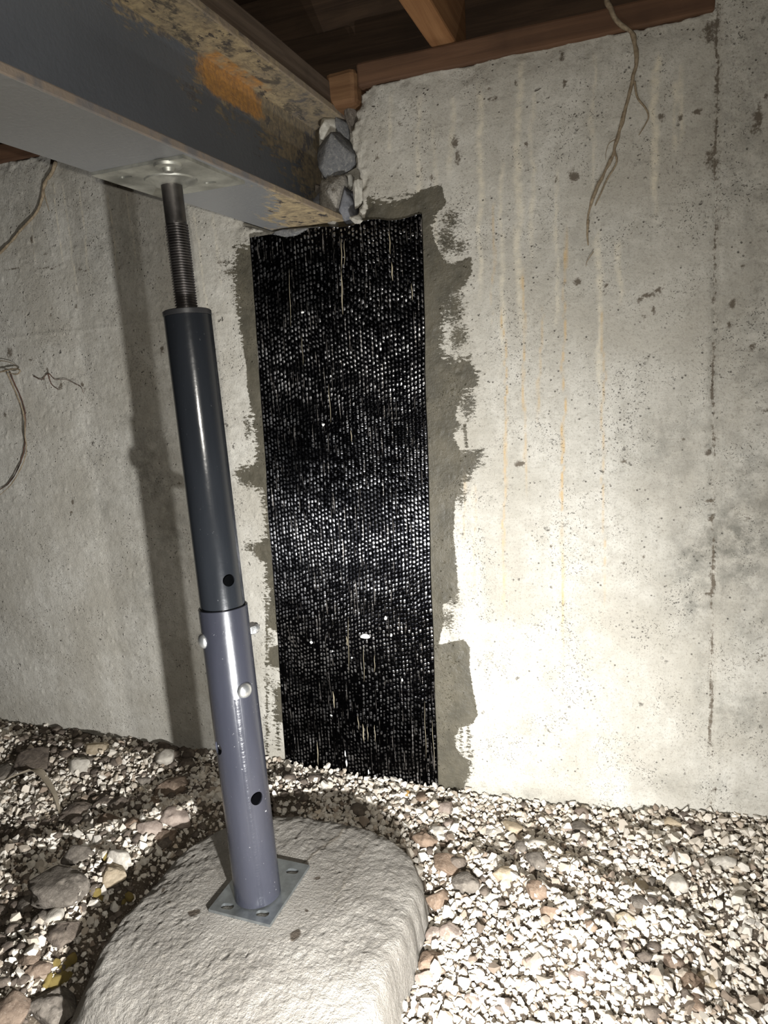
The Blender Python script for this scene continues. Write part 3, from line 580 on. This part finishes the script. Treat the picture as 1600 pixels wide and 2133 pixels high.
for k, (x0, y0) in enumerate([(-.556, -.16)]):
    o = link('blocking_board', box_mesh('blocking_board', -.60, -.37, -.26, -.222, .59, .73, (6, 1, 1), .003, .003, 80), MAT['dark'])
    tag(o, 'dark wooden blocking board between beam and joist under the floor', 'board')

# ------------------------------------------------------------------ rubble packed in the beam pocket
def rock_mesh(name, sub=3, flat=(1, 1, .7), amp=.28, seed=0, fine=.06):
    bm = bmesh.new(); bmesh.ops.create_icosphere(bm, subdivisions=sub, radius=.5)
    c = np.array([v.co[:] for v in bm.verts]); s = seed*3.7
    n = 1+amp*2*fbm(c[:, 0]*2.2+s, c[:, 1]*2.2, c[:, 2]*2.2, oct=3, seed=seed) + fine*2*fbm(c[:, 0]*9, c[:, 1]*9+s, c[:, 2]*9, oct=3, seed=seed+5)
    # a few flat facets as on a broken stone
    rg = np.random.default_rng(seed+1); p = c*n[:, None]
    for _ in range(12):
        d = rg.normal(size=3); d /= np.linalg.norm(d); k = p@d; lim = rg.uniform(.26, .42); p = p - np.maximum(0, k-lim)[:, None]*d*.85
    p *= np.array(flat)
    ext = p.max(0)-p.min(0); p = (p-(p.max(0)+p.min(0))/2)/np.array([ext[0], ext[1], ext[0]])
    for v, q in zip(bm.verts, p): v.co = q
    me = bm_mesh(name, bm, True); return me
def chunk(px, py, w, h, depth, y, mat, label, name='rubble_chunk', seed=0, rot=0., cat='rubble', amp=.2):
    p = at((px, py), 1, y); k = np.linalg.norm(p-CAM)/F
    me = rock_mesh(name, 4, (1, 1, 1), amp, seed, .10); c = np.array([v.co[:] for v in me.vertices]); c /= np.abs(c).max(0)*2
    me.transform(Matrix.Rotation(rot, 4, 'Y') @ Matrix.Diagonal((w*k, depth, h*k, 1)))
    o = link(name, me, MAT[mat], None, p.tolist()); tag(o, label, cat); return o
chunk(684, 270, 34, 50, .05, .028, 'white', 'white broken lump at the top of the beam pocket rubble', seed=1)
chunk(712, 268, 30, 52, .05, .045, 'mortar', 'small grey chunk beside the white lump atop the pocket', seed=2)
chunk(703, 328, 74, 88, .07, .03, 'mortar', 'large grey mortar block in the middle of the beam pocket', seed=3)
chunk(697, 417, 50, 92, .07, .014, 'speck', 'speckled pale rubble stone low in the beam pocket', seed=4, rot=.1)
chunk(668, 430, 42, 66, .05, .03, 'bluegray', 'blue-grey mortar wedge left of the speckled rubble stone', seed=5)
chunk(730, 430, 32, 80, .07, .03, 'bluegray', 'narrow blue-grey mortar slab right of the speckled rubble stone', seed=6)
chunk(746, 404, 20, 70, .04, .012, 'white', 'cream upright shard at the right edge of the pocket', seed=7, rot=.15)
chunk(741, 457, 28, 22, .03, -.008, 'white', 'small white lump sitting on the top edge of the black strip', seed=8)
chunk(662, 396, 18, 22, .03, .025, 'gray', 'little pinkish crumb against the beam web in the pocket', seed=9)
chunk(722, 378, 26, 30, .04, .04, 'white', 'pale crumbly piece under the large grey mortar block', seed=10)
chunk(736, 246, 30, 50, .04, .03, 'gray', 'grey broken concrete piece at the pocket corner under the sill', seed=12)
chunk(618, 484, 110, 16, .03, .004, 'mortar', 'thin dark mortar smear under the beam end above the black strip', 'mortar_smear', seed=11, amp=.1)
o = link('wood_block', box_mesh('wood_block', -.566, -.505, -.004, .08, .474, .535, (4, 1, 4), .010, .006, 17), MAT['block'])
tag(o, 'short orange wooden block between beam end, sill and broken wall corner', 'block')

# ------------------------------------------------------------------ woven black strip on the wall
TL, TR, BR, BL = [np.array(wl(p)) for p in [(522, 495), (878, 448), (913, 1640), (597, 1592)]]
ncol, nrow, su, sv = 46, 124, 5, 6
u = np.linspace(0, ncol, ncol*su+1); v = np.linspace(0, nrow, nrow*sv+1)
U, Vv = np.meshgrid(u, v, indexing='ij')
iu = np.floor(np.minimum(U, ncol-1e-6)); fu = U-iu
vsft = Vv+.30*iu+.5*vnoise(U*.12, Vv*.06, seed=41)+.22*vnoise(U*.6, Vv*.3, seed=48)+.12*_hash(iu, iu*0)
iv = np.floor(vsft); fv = vsft-iv
jit = _hash(iu, iv); jit2 = _hash(iu+91, iv+7)
fw = .37+.13*np.abs(vnoise(iu*.9, iv*.07, seed=46))+.08*jit
over = 1-((fu-.5-.10*jit2-.25*(fv-.5)*vnoise(U*.2, Vv*.1, seed=47))/fw)**2-((fv-.5-.12*jit)/(.46+.10*jit2))**2+.2*jit2-.7*(jit > 0.62+.75*vnoise(U*.13, Vv*.055, seed=49))-.25*np.abs(vnoise(U*.9, Vv*.9, seed=50))
dx_ = np.clip(np.abs(2*fu-1)/.94, 0, 1); bul = (1-dx_**2)*(1-np.abs(2*fv-1)**7)
hgt = .0011*bul + .00020*(fv-.5)*jit
S, Tt = U/ncol, Vv/nrow
hgt += .0016*fbm(S*2.2, Tt*9, oct=2, seed=42) + .0006*fbm(S*8, Tt*36, oct=2, seed=43)
Xs = (1-Tt)*((1-S)*TL[0]+S*TR[0]) + Tt*((1-S)*BL[0]+S*BR[0]); Zs = (1-Tt)*((1-S)*TL[1]+S*TR[1]) + Tt*((1-S)*BL[1]+S*BR[1])
Xs = Xs + .0025*vnoise(Tt*9, S*2, seed=44); sag = (S-.5)**2
Zs = Zs + .004*vnoise(S*7, Tt*0, seed=45)*np.where(Tt < .5, 1-2*Tt, 2*Tt-1)
Ys = -.0042-hgt
strip = tag(empty('carbon_fibre_strip', (float(TL[0]), -.004, float(TL[1]))), 'tall black woven carbon fibre strip glued upright on the concrete wall', 'strip')
Vs = np.stack([Xs, Ys, Zs], -1); back = Vs.copy(); back[..., 1] = np.maximum(-.0005, Ys+.002)
off = np.array([TL[0], -.004, TL[1]])
nu, nv = Vs.shape[:2]; f1 = grid_faces(nu, nv)
OV = over.ravel(); edge = [(i, 0) for i in range(nu)]+[(nu-1, j) for j in range(1, nv)]+[(i, nv-1) for i in range(nu-2, -1, -1)]+[(0, j) for j in range(nv-2, 0, -1)]
ei = np.array([i*nv+j for i, j in edge]); n0 = nu*nv; ring = back.reshape(-1, 3)[ei]
m = len(ei); k = np.arange(m); f2 = np.stack([ei, ei[(k+1) % m], n0+(k+1) % m, n0+k], -1)
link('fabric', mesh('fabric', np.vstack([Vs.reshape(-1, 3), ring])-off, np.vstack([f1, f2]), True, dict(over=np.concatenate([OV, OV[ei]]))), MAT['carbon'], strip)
def strip_y(px): return -.0062
for (pa, pb_, w) in [((711, 497), (712, 560), 3), ((717, 500), (718, 552), 2.2), ((711, 560), (714, 655), 4.5), ((816, 545), (818, 585), 5), ((811, 480), (813, 530), 3.5), ((857, 590), (860, 625), 3.2), ((684, 800), (690, 880), 2), ((731, 895), (733, 920), 3), ((694, 1440), (697, 1475), 4.5), ((756, 1508), (758, 1545), 5), ((765, 1512), (767, 1543), 2.4), ((661, 1545), (663, 1594), 3.6), ((780, 1510), (782, 1545), 2.4), ((722, 1325), (724, 1345), 4), ((745, 1490), (748, 1520), 2.4), ((602, 560), (606, 680), 1.5), ((628, 700), (632, 760), 1.5), ((900, 1500), (906, 1600), 1.5), ((884, 1460), (888, 1580), 1.5), ((725, 1285), (727, 1400), 1.6), ((757, 1345), (759, 1420), 1.8), ((780, 1365), (781, 1400), 2.4)]:
    a, b = at(pa, 1, -.0064)-off, at(pb_, 1, -.0064)-off; k = .00062*w/2
    pts = [a+(b-a)*t+np.array([.0006*math.sin(9*t+w), 0, 0]) for t in np.linspace(0, 1, 7)]
    link('loose_thread', tube_mesh('loose_thread', pts, [k*q for q in (.2, .7, 1, 1, 1, .7, .2)], 6), MAT['thread'], strip)
blobs = [(598, 1590, 6, 14), (620, 1602, 9, 22), (722, 1590, 5, 16), (719, 1570, 4, 18), (781, 1618, 4, 9), (806, 1628, 5, 11), (768, 1608, 3, 12), (838, 1416, 5, 7), (690, 1490, 8, 4), (803, 1287, 8, 9), (648, 1338, 9, 8), (693, 1356, 5, 5), (760, 1325, 26, 14), (815, 1323, 6, 9), (733, 1370, 6, 4), (630, 650, 8, 6), (673, 885, 8, 7)]
for k, (px, py, w, h) in enumerate(blobs):
    p = at((px, py), 1, -.0065)-off; me = rock_mesh('resin_drop', 2, (1, 1, 1), .3, 60+k, .15); me.transform(Matrix.Diagonal((w*.0009, .004, h*.0009, 1)))
    link('resin_drop', me, MAT['resin'], strip, p.tolist())
# low mortar ledge where the strip meets the ground
bm = bmesh.new(); n = 60; prof = []
for k in range(n):
    t = k/(n-1); a = at((630+t*300, 1601+t*50), 1, 0.); w = .022+.008*float(vnoise(np.array(t*9), np.array(0.))); h = .006*float(vnoise(np.array(t*14), np.array(3.)))
    prof.append([bm.verts.new(q) for q in ((a[0], .004, a[2]+.002), (a[0], -w*.4, a[2]+.001+h*.4), (a[0], -w, a[2]-.008+h), (a[0], -w-.004, a[2]-.05))])
for a, b in zip(prof[:-1], prof[1:]):
    for j in range(3): bm.faces.new((a[j], b[j], b[j+1], a[j+1]))
bmesh.ops.recalc_face_normals(bm, faces=bm.faces)
tag(link('mortar_ledge', bm_mesh('mortar_ledge', bm, True), MAT['gray']), 'narrow crumbly mortar ledge along the wall foot under the black strip', 'ledge')

# ------------------------------------------------------------------ roots and twigs on the wall
def root(name, pxs, w, label, cat, mat='root', extra=(), lift=.006):
    def wp(q): a = at(q, 1, 0.); a[1] = -lift*(.6+.5*abs(math.sin(q[1]*.05))); return a
    base = wp(pxs[len(pxs)//2]); r = empty(name, base.tolist()); tag(r, label, cat)
    P = smooth_path([wp(q)-base for q in pxs], 14*len(pxs)); P[:, 0] += .0012*vnoise(P[:, 2]*90, P[:, 2]*0, seed=71)
    k = np.linspace(0, 1, len(P)); rad = w*.00088/2*(1.05-.45*k+.22*vnoise(k*26, k*0, seed=72))
    link('stem', tube_mesh('stem', P, rad, 8), MAT[mat], r)
    for e, ew in extra:
        P = smooth_path([wp(q)-base for q in e], 10*len(e)); k = np.linspace(0, 1, len(P))
        link('rootlet', tube_mesh('rootlet', P, ew*.00088/2*(1-.6*k), 6), MAT[mat], r)
    return r
root('dry_root', [(1264, 0), (1275, 30), (1290, 52), (1316, 70), (1325, 100), (1327, 130), (1318, 170), (1305, 225), (1290, 280), (1276, 325), (1258, 365), (1240, 405), (1228, 445), (1223, 480)], 9,
  'long brown dry root hanging down the wall from the sill, upper right', 'root', extra=[([(1322, 172), (1328, 205), (1345, 228), (1351, 245), (1344, 262), (1331, 284)], 4.5), ([(1300, 235), (1290, 275), (1280, 310), (1285, 340), (1265, 375), (1250, 410), (1240, 430)], 5.5), ([(1284, 292), (1270, 300), (1263, 318), (1262, 335)], 1.8), ([(1226, 460), (1224, 490), (1226, 512)], 6), ([(1237, 525), (1224, 545), (1221, 556)], 2)])
root('dry_root', [(122, 338), (112, 362), (97, 382), (92, 415), (78, 445), (52, 475), (25, 505), (0, 532), (-20, 552)], 9, 'brown dry root slanting down the wall just below the beam, upper left', 'root', extra=[([(95, 395), (100, 415), (105, 440)], 3)])
root('dry_root', [(-15, 776), (12, 774), (38, 768), (52, 771), (46, 779), (28, 776)], 5, 'pale bent rootlet jutting in at the left edge of the wall', 'root', extra=[([(-10, 750), (15, 752), (35, 758), (50, 770)], 3)], lift=.014)
root('dry_root', [(28, 776), (38, 800), (52, 832), (62, 865), (66, 905), (62, 945), (50, 985), (30, 1010), (14, 1028)], 4, 'thin tan curved root below the bent rootlet at the left', 'root', lift=.018)
root('dry_root', [(26, 775), (36, 800), (50, 830), (58, 862), (58, 905), (52, 945), (38, 985), (20, 1008), (4, 1020)], 4, 'thin dark curved root running beside the tan one, left wall', 'root', 'twig', lift=.008)
root('dry_root', [(72, 783), (90, 790), (103, 778), (118, 790), (140, 790), (160, 800), (170, 806), (177, 820)], 2.2, 'wispy dark rootlet tangle on the left wall', 'root', 'twig', extra=[([(103, 778), (110, 800), (124, 812)], 3)], lift=.004)
root('twig', [(70, 1534), (95, 1522), (115, 1515), (131, 1510)], 3.4, 'thin dark twig leaning on the wall foot at far left', 'twig', 'twig', lift=.02)

# ------------------------------------------------------------------ loose rocks and clods, each where it lies
ROCKS = [  # px, py, width px, height px, material, label, category
 (125, 1868, 100, 72, 'gray', 'large flat grey-brown lump lying left of the concrete pad', 'lump'),
 (358, 1642, 62, 58, 'brown', 'dark brown crumbly clod in the gravel near the post shadow', 'clod'),
 (156, 1692, 46, 42, 'dkb', 'dark brown clod with pointed top in the left gravel', 'clod'),
 (366, 1708, 54, 42, 'pink', 'pinkish pale stone left of the post, at the gravel edge', 'stone'),
 (347, 1739, 42, 34, 'brown', 'brown clod directly below the pinkish pale stone', 'clod'),
 (309, 1730, 50, 24, 'pink', 'low flat pinkish stone left of the brown clod', 'stone'),
 (278, 1716, 30, 26, 'rust', 'small rounded brown stone left of the flat pinkish stone', 'stone'),
 (225, 1710, 46, 30, 'brown', 'wide flat brown clod in the middle of the left gravel', 'clod'),
 (182, 1704, 30, 24, 'gray', 'small grey-brown clod touching the pointed dark clod', 'clod'),
 (166, 1786, 54, 38, 'gray', 'oval flat grey stone above the large flat lump', 'stone'),
 (253, 1790, 50, 28, 'pale', 'pale layered stone beside the shadow of the concrete pad', 'stone'),
 (244, 1676, 40, 28, 'dkb', 'dark brown clod above the wide flat brown clod', 'clod'),
 (214, 1670, 26, 34, 'dkb', 'narrow dark clod left of the dark brown one', 'clod'),
 (131, 1945, 58, 48, 'dkb', 'long dark brown clod below the large flat lump', 'clod'),
 (62, 1994, 40, 28, 'brown', 'brown clod in gravel at the left, below centre', 'clod'),
 (80, 2020, 44, 30, 'brown', 'brown clod next to the yellow crumbs', 'clod'),
 (166, 1598, 44, 28, 'pale', 'pale flat stone in the gravel near the left wall foot', 'stone'),
 (345, 1578, 38, 40, 'pale', 'light grey angular rock standing near the wall foot', 'rock'),
 (200, 1557, 54, 15, 'tan', 'long thin tan chip lying by the left wall foot', 'chip'),
 (76, 1592, 74, 50, 'dkb', 'big dark brown broken crust at the far left', 'clod'),
 (4, 1616, 44, 44, 'gray', 'grey lump cut by the left edge above the torn sheet', 'lump'),
 (234, 1828, 60, 46, 'tan', 'crumbly yellowish grey lump at the pad shadow edge', 'lump'),
 (108, 2098, 92, 62, 'gray', 'grey-tan block beside the dark hole at lower left', 'block'),
 (16, 2112, 64, 52, 'brown', 'brown lump in the bottom left corner', 'lump'),
 (319, 1666, 28, 20, 'rust', 'reddish brown chip left of the dark crumbly clod', 'chip'),
 (300, 1624, 28, 22, 'gray', 'round grey pebble-like clod in white gravel, upper left', 'clod'),
 (322, 1650, 14, 16, 'amber', 'tiny orange chip standing in the left gravel', 'chip'),
 (392, 1588, 26, 30, 'dkb', 'dark clod in the post shadow at the wall foot', 'clod'),
 (175, 1588, 40, 34, 'gray', 'grey clod just left of the pale flat stone', 'clod'),
 (60, 1880, 30, 40, 'gray', 'upright grey stone left of the large flat lump', 'stone'),
 (85, 1915, 32, 34, 'gray', 'grey rounded stone under the large flat lump', 'stone'),
 (115, 1910, 30, 30, 'pale', 'pale grey round stone under the large flat lump', 'stone'),
 (928, 1803, 50, 42, 'rust', 'smooth oval reddish-brown stone right of the concrete pad', 'stone'),
 (884, 1752, 48, 30, 'rust', 'rusty brown stone at the back right of the concrete pad', 'stone'),
 (910, 1876, 46, 36, 'rust', 'brown broken stone touching the right side of the pad', 'stone'),
 (971, 1843, 50, 36, 'gray', 'rough tan-grey stone right of the smooth oval stone', 'stone'),
 (940, 1945, 38, 36, 'pink', 'pinkish brown stone in the white gravel beside the pad', 'stone'),
 (905, 1946, 30, 32, 'pink', 'dull pinkish stone between pad and pinkish brown stone', 'stone'),
 (898, 2005, 42, 48, 'rust', 'brown jagged stone in the bright gravel by the pad', 'stone'),
 (888, 2040, 38, 26, 'pink', 'light pinkish stone below the brown jagged stone', 'stone'),
 (915, 1732, 32, 24, 'pale', 'light stone right of the rusty stone at the pad back', 'stone'),
 (934, 1743, 20, 20, 'pink', 'small pinkish stone right of the light stone', 'stone'),
 (938, 1714, 24, 26, 'pink', 'upright pinkish stone above the small pinkish stone', 'stone'),
 (1087, 1762, 26, 22, 'gray', 'dark grey stone in the gravel right of centre', 'stone'),
 (1052, 1821, 42, 30, 'tan', 'tan rounded stone in the middle right gravel', 'stone'),
 (1119, 1854, 38, 32, 'rust', 'orange-brown stone pair piece in the middle right gravel', 'stone'),
 (1119, 1795, 42, 34, 'gray', 'grey-brown stone above the orange-brown stone', 'stone'),
 (1022, 1728, 42, 30, 'pale', 'flat pale grey slab lying below the wall foot', 'slab'),
 (1066, 1729, 38, 24, 'tan', 'tan flat stone next to the flat pale slab', 'stone'),
 (984, 2083, 26, 24, 'pink', 'small tan stone in the brightest gravel at the bottom', 'stone'),
 (881, 1660, 26, 32, 'rust', 'orange-tan stone under the right corner of the black strip', 'stone'),
 (845, 1651, 16, 22, 'amber', 'small amber stone at the foot of the black strip', 'stone'),
 (927, 1683, 32, 28, 'pink', 'greyish stone at the wall foot right of the black strip', 'stone'),
 (1406, 2002, 42, 32, 'brown', 'brown clod topmost of the three at lower right', 'clod'),
 (1438, 2048, 42, 42, 'rust', 'biggest brown clod of the group at lower right', 'clod'),
 (1473, 2040, 30, 38, 'tan', 'yellowish brown clod right of the biggest brown clod', 'clod'),
 (1453, 2086, 26, 34, 'rust', 'reddish clod below the biggest brown clod', 'clod'),
 (1203, 2033, 28, 28, 'pink', 'pinkish brown stone in the bright bottom gravel', 'stone'),
 (1110, 2012, 30, 24, 'pink', 'flat pinkish stone in the bright gravel, bottom centre', 'stone'),
 (1297, 1970, 24, 22, 'pink', 'small pinkish stone at the edge of the brightest gravel', 'stone'),
 (1412, 1840, 36, 42, 'pale', 'pale triangular stone in the right gravel', 'stone'),
 (1355, 1834, 24, 32, 'gray', 'upright grey stone left of the pale triangular stone', 'stone'),
 (1334, 1842, 26, 26, 'tan', 'tan stone leaning beside the upright grey stone', 'stone'),
 (1384, 1876, 34, 14, 'gray', 'flat dark grey chip below the pale triangular stone', 'chip'),
 (1334, 1882, 28, 26, 'gray', 'grey pointed stone below the leaning tan stone', 'stone'),
 (1212, 1729, 40, 22, 'gray', 'smooth grey flat stone close to the right wall foot', 'stone'),
 (1212, 1695, 28, 26, 'pink', 'square grey-pink stone against the right wall foot', 'stone'),
 (1119, 1757, 36, 26, 'pale', 'rounded pale stone above the grey-brown stone', 'stone'),
 (1506, 1795, 42, 22, 'pale', 'flat pale grey stone at the right, under the wall joint', 'stone'),
 (1400, 1717, 34, 18, 'tan', 'yellowish tan flat stone near the right wall foot', 'stone'),
 (1147, 1900, 34, 22, 'rust', 'long rusty stone below the orange-brown stone', 'stone'),
 (1303, 1916, 38, 22, 'tan', 'tan stone in the dark furrow of the right gravel', 'stone'),
 (1231, 1926, 24, 20, 'rust', 'small brown stone in the right gravel, left of the furrow', 'stone'),
 (1269, 1834, 18, 16, 'rust', 'small orange-brown chip in the right gravel', 'chip'),
 (1216, 1753, 20, 26, 'pink', 'upright pinkish stone below the smooth grey flat stone', 'stone'),
 (1190, 1728, 30, 20, 'pink', 'brown-pink stone left of the smooth grey flat stone', 'stone')]
for k, (px, py, w, h, mt, lab, cat) in enumerate(ROCKS):
    p, dist = ground_at((px, py), .006); kx = w*dist/F*1.08; kh = h*dist/F
    soft = cat in ('stone', 'rock', 'slab', 'chip'); ht = min(kh*1.0, kx*(.5 if soft else .4)) if cat not in ('chip', 'slab') else kx*.22
    me = rock_mesh(cat, 4 if w > 36 else 3, (1, 1, 1), .2 if soft else .3, 200+k, .06 if soft else .17)
    c = np.array([v.co[:] for v in me.vertices]); e = c.max(0)-c.min(0)
    dep = min(max(kh*1.15, kx*.6), kx*1.2)
    me.transform(Matrix.Rotation(RNG.uniform(-.3, .3), 4, 'Z') @ Matrix.Diagonal((kx/e[0], dep/e[1], ht*1.25/e[2], 1)))
    nm = {'clod': 'dirt_clod', 'lump': 'mortar_lump', 'stone': 'loose_stone', 'chip': 'stone_chip', 'rock': 'loose_rock', 'slab': 'stone_slab', 'block': 'mortar_block'}[cat]
    me.name = nm
    o = link(nm, me, MAT[mt], None, (p[0], p[1], float(g_h(p[0], p[1]))+ht*.24)); tag(o, lab, cat)
for k in range(16):
    px, py = [(118, 2010), (128, 2022), (140, 2012), (112, 2035), (150, 2000), (133, 2042), (95, 2052), (104, 2046), (120, 2050), (145, 2030), (202, 1862), (210, 1872), (195, 1858), (222, 1786), (258, 1880), (270, 1872)][k]
    p, dist = ground_at((px, py), .004); s = RNG.uniform(10, 22)*dist/F
    o = link('dirt_crumb', rock_mesh('dirt_crumb', 2, (1, 1, .8), .25, 400+k, .12), MAT['yel'], None, (p[0], p[1], float(g_h(p[0], p[1]))+s*.3)); o.scale = (s, s, s); o.rotation_euler = RNG.uniform(0, 6, 3)
    if k < 10: tag(o, 'small yellow crumb in the cluster above the grey-tan block, lower left', 'crumb', 'yellow crumbs above the grey-tan block')
    elif k < 13: tag(o, 'small yellow crumb beside the crumbly yellowish grey lump', 'crumb', 'yellow crumbs by the crumbly lump')
    elif k == 13: tag(o, 'tiny yellow crumb against the pale layered stone', 'crumb')
    else: tag(o, 'small yellow crumb in the dark ditch beside the concrete pad', 'crumb', 'yellow crumbs in the ditch')
# torn tan sheet curling out of the gravel
def gp(px, lift): p, _ = ground_at(px, 0); return np.array([p[0], p[1], float(g_h(p[0], p[1]))+lift])
spine = smooth_path([gp((14, 1634), .010), gp((50, 1628), .020), gp((84, 1622), .022), gp((104, 1640), .016), gp((120, 1668), .012), gp((127, 1700), .006)], 30)
wid = np.interp(np.linspace(0, 1, 30), [0, .2, .42, .55, .8, 1], [.004, .018, .032, .018, .010, .004])
tan_ = np.gradient(spine, axis=0); sdv = np.cross(tan_, [0, 0, 1]); sdv /= np.linalg.norm(sdv, axis=1)[:, None]
Vp = []
for k in range(30):
    for j in range(5):
        a = j/4; Vp.append(spine[k]+sdv[k]*wid[k]*(a-.2)+np.array([0, 0, .016*a*a*(wid[k]/.03)]))
Vp = np.array(Vp); b0 = Vp[60].copy(); ft = grid_faces(30, 5); V2 = np.vstack([Vp, Vp+np.array([0, 0, .0012])])-b0
bd = [(i, 0) for i in range(30)]+[(29, j) for j in range(1, 5)]+[(i, 4) for i in range(28, -1, -1)]+[(0, j) for j in range(3, 0, -1)]
bi = np.array([i*5+j for i, j in bd]); q = np.arange(len(bi)); fe = np.stack([bi, bi[(q+1) % len(bi)], bi[(q+1) % len(bi)]+150, bi+150], -1)
tag(link('torn_sheet', mesh('torn_sheet', V2, np.vstack([ft[:, ::-1], ft+150, fe]), False), MAT['paper'], None, b0.tolist()), 'curled torn strip of tan sheet lying on the left gravel', 'sheet')

# ------------------------------------------------------------------ gravel: 300 largest pebbles singly, the rest one bed
def hull(seed, npt):
    rg = np.random.default_rng(seed); bm = bmesh.new()
    p = rg.normal(size=(npt, 3)); p /= np.linalg.norm(p, axis=1)[:, None]; p *= rg.uniform(.8, 1.05, (npt, 1))
    p *= np.array([1, rg.uniform(.7, .95), rg.uniform(.55, .8)])
    for c in p: bm.verts.new(c)
    r = bmesh.ops.convex_hull(bm, input=bm.verts[:]); bmesh.ops.delete(bm, geom=[g for g in r['geom_interior'] if isinstance(g, bmesh.types.BMVert)], context='VERTS')
    bmesh.ops.triangulate(bm, faces=bm.faces[:]); bm.verts.index_update(); bm.normal_update()
    Vh = np.array([v.co[:] for v in bm.verts]); Fh = np.array([[v.index for v in f.verts] for f in bm.faces]); bm.free(); return Vh, Fh
HULLS = [hull(500+k, 13+k % 4) for k in range(14)]
def scatter(step, lo, hi, zk, seed, keep, y0=-1.02):
    rg = np.random.default_rng(seed)
    a, b = np.meshgrid(np.arange(-1.95, .55, step), np.arange(y0, -.004, step), indexing='ij'); a = a.ravel(); b = b.ravel()
    a = a+rg.uniform(-.5, .5, len(a))*step; b = b+rg.uniform(-.5, .5, len(b))*step
    r = np.exp(rg.normal(math.log((lo*hi)**.5), .28, len(a))).clip(lo, hi*1.5)
    b = np.minimum(b, -.006)
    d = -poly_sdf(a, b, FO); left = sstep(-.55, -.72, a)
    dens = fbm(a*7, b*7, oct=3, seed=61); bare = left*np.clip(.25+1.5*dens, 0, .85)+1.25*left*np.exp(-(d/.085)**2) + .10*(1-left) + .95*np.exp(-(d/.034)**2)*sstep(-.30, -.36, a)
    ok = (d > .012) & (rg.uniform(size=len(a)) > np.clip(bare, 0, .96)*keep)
    a, b, r = a[ok], b[ok], r[ok]; return np.stack([a, b, g_h(a, b)+zk*r], 1), r
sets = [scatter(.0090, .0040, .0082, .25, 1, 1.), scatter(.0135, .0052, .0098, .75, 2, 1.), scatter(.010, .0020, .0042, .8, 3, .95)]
PP = np.vstack([s[0] for s in sets]); RR = np.concatenate([s[1] for s in sets]); NP = len(PP)
Q = RNG.normal(size=(NP, 4)); Q[:, 1:3] *= .45; Q /= np.linalg.norm(Q, axis=1)[:, None]
w_, x_, y_, z_ = Q.T
ROT = np.stack([1-2*(y_*y_+z_*z_), 2*(x_*y_-z_*w_), 2*(x_*z_+y_*w_), 2*(x_*y_+z_*w_), 1-2*(x_*x_+z_*z_), 2*(y_*z_-x_*w_), 2*(x_*z_-y_*w_), 2*(y_*z_+x_*w_), 1-2*(x_*x_+y_*y_)], 1).reshape(-1, 3, 3)
kind = RNG.integers(0, len(HULLS), NP)
sx, sy, dep = project(PP); size = RR/dep*((sx > 10) & (sx < W-10) & (sy > 0) & (sy < H-12) & (dep > 0))*np.where(np.arange(NP) < len(sets[0][0]), .8, 1.)
big = np.argsort(-size)[:300]; single = np.zeros(NP, bool); single[big] = True
sc_ = []
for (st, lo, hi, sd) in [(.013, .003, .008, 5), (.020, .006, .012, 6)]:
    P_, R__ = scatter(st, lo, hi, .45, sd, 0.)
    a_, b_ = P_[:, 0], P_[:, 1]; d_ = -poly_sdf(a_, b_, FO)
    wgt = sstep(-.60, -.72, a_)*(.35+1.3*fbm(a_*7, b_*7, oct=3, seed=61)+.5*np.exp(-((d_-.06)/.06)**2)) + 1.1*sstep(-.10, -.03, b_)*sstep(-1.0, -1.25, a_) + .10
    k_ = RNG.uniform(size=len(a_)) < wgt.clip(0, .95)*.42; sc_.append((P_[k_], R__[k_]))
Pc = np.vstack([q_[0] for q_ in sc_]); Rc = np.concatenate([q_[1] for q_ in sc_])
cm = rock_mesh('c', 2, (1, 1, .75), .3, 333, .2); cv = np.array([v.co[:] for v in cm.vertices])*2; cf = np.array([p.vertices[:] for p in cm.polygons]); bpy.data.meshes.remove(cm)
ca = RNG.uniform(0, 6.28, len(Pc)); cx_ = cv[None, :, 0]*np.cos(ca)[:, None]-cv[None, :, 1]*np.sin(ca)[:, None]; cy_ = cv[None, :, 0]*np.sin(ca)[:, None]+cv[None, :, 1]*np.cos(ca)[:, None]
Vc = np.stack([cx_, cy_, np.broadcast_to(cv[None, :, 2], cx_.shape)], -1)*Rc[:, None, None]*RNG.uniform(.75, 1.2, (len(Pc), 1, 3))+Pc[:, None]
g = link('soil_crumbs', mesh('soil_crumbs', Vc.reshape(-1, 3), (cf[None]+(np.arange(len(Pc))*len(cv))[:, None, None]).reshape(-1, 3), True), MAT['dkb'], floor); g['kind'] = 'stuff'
hm = [mesh('pebble', Vh, Fh) for Vh, Fh in HULLS]
for h_ in hm: h_.materials.append(MAT['peb'])
for i in big:
    o = bpy.data.objects.new('pebble', hm[kind[i]]); C.objects.link(o); o.parent = floor
    s = float(RR[i]); Mx = Matrix(ROT[i].tolist()).to_4x4(); o.matrix_local = Matrix.Translation(PP[i].tolist()) @ Mx @ Matrix.Diagonal((s, s, s, 1))
VV, FF, n0 = [], [], 0
for k, (Vh, Fh) in enumerate(HULLS):
    idx = np.nonzero((kind == k) & ~single)[0]
    P = np.einsum('nij,vj->nvi', ROT[idx], Vh)*RR[idx, None, None]+PP[idx, None]
    VV.append(P.reshape(-1, 3)); FF.append((Fh[None]+(np.arange(len(idx))*len(Vh))[:, None, None]+n0).reshape(-1, 3)); n0 += len(idx)*len(Vh)
g = link('gravel', mesh('gravel', np.vstack(VV), np.vstack(FF)), MAT['gravel'], floor); g['kind'] = 'stuff'
print('pebbles', NP, 'tris', sum(len(f) for f in FF))
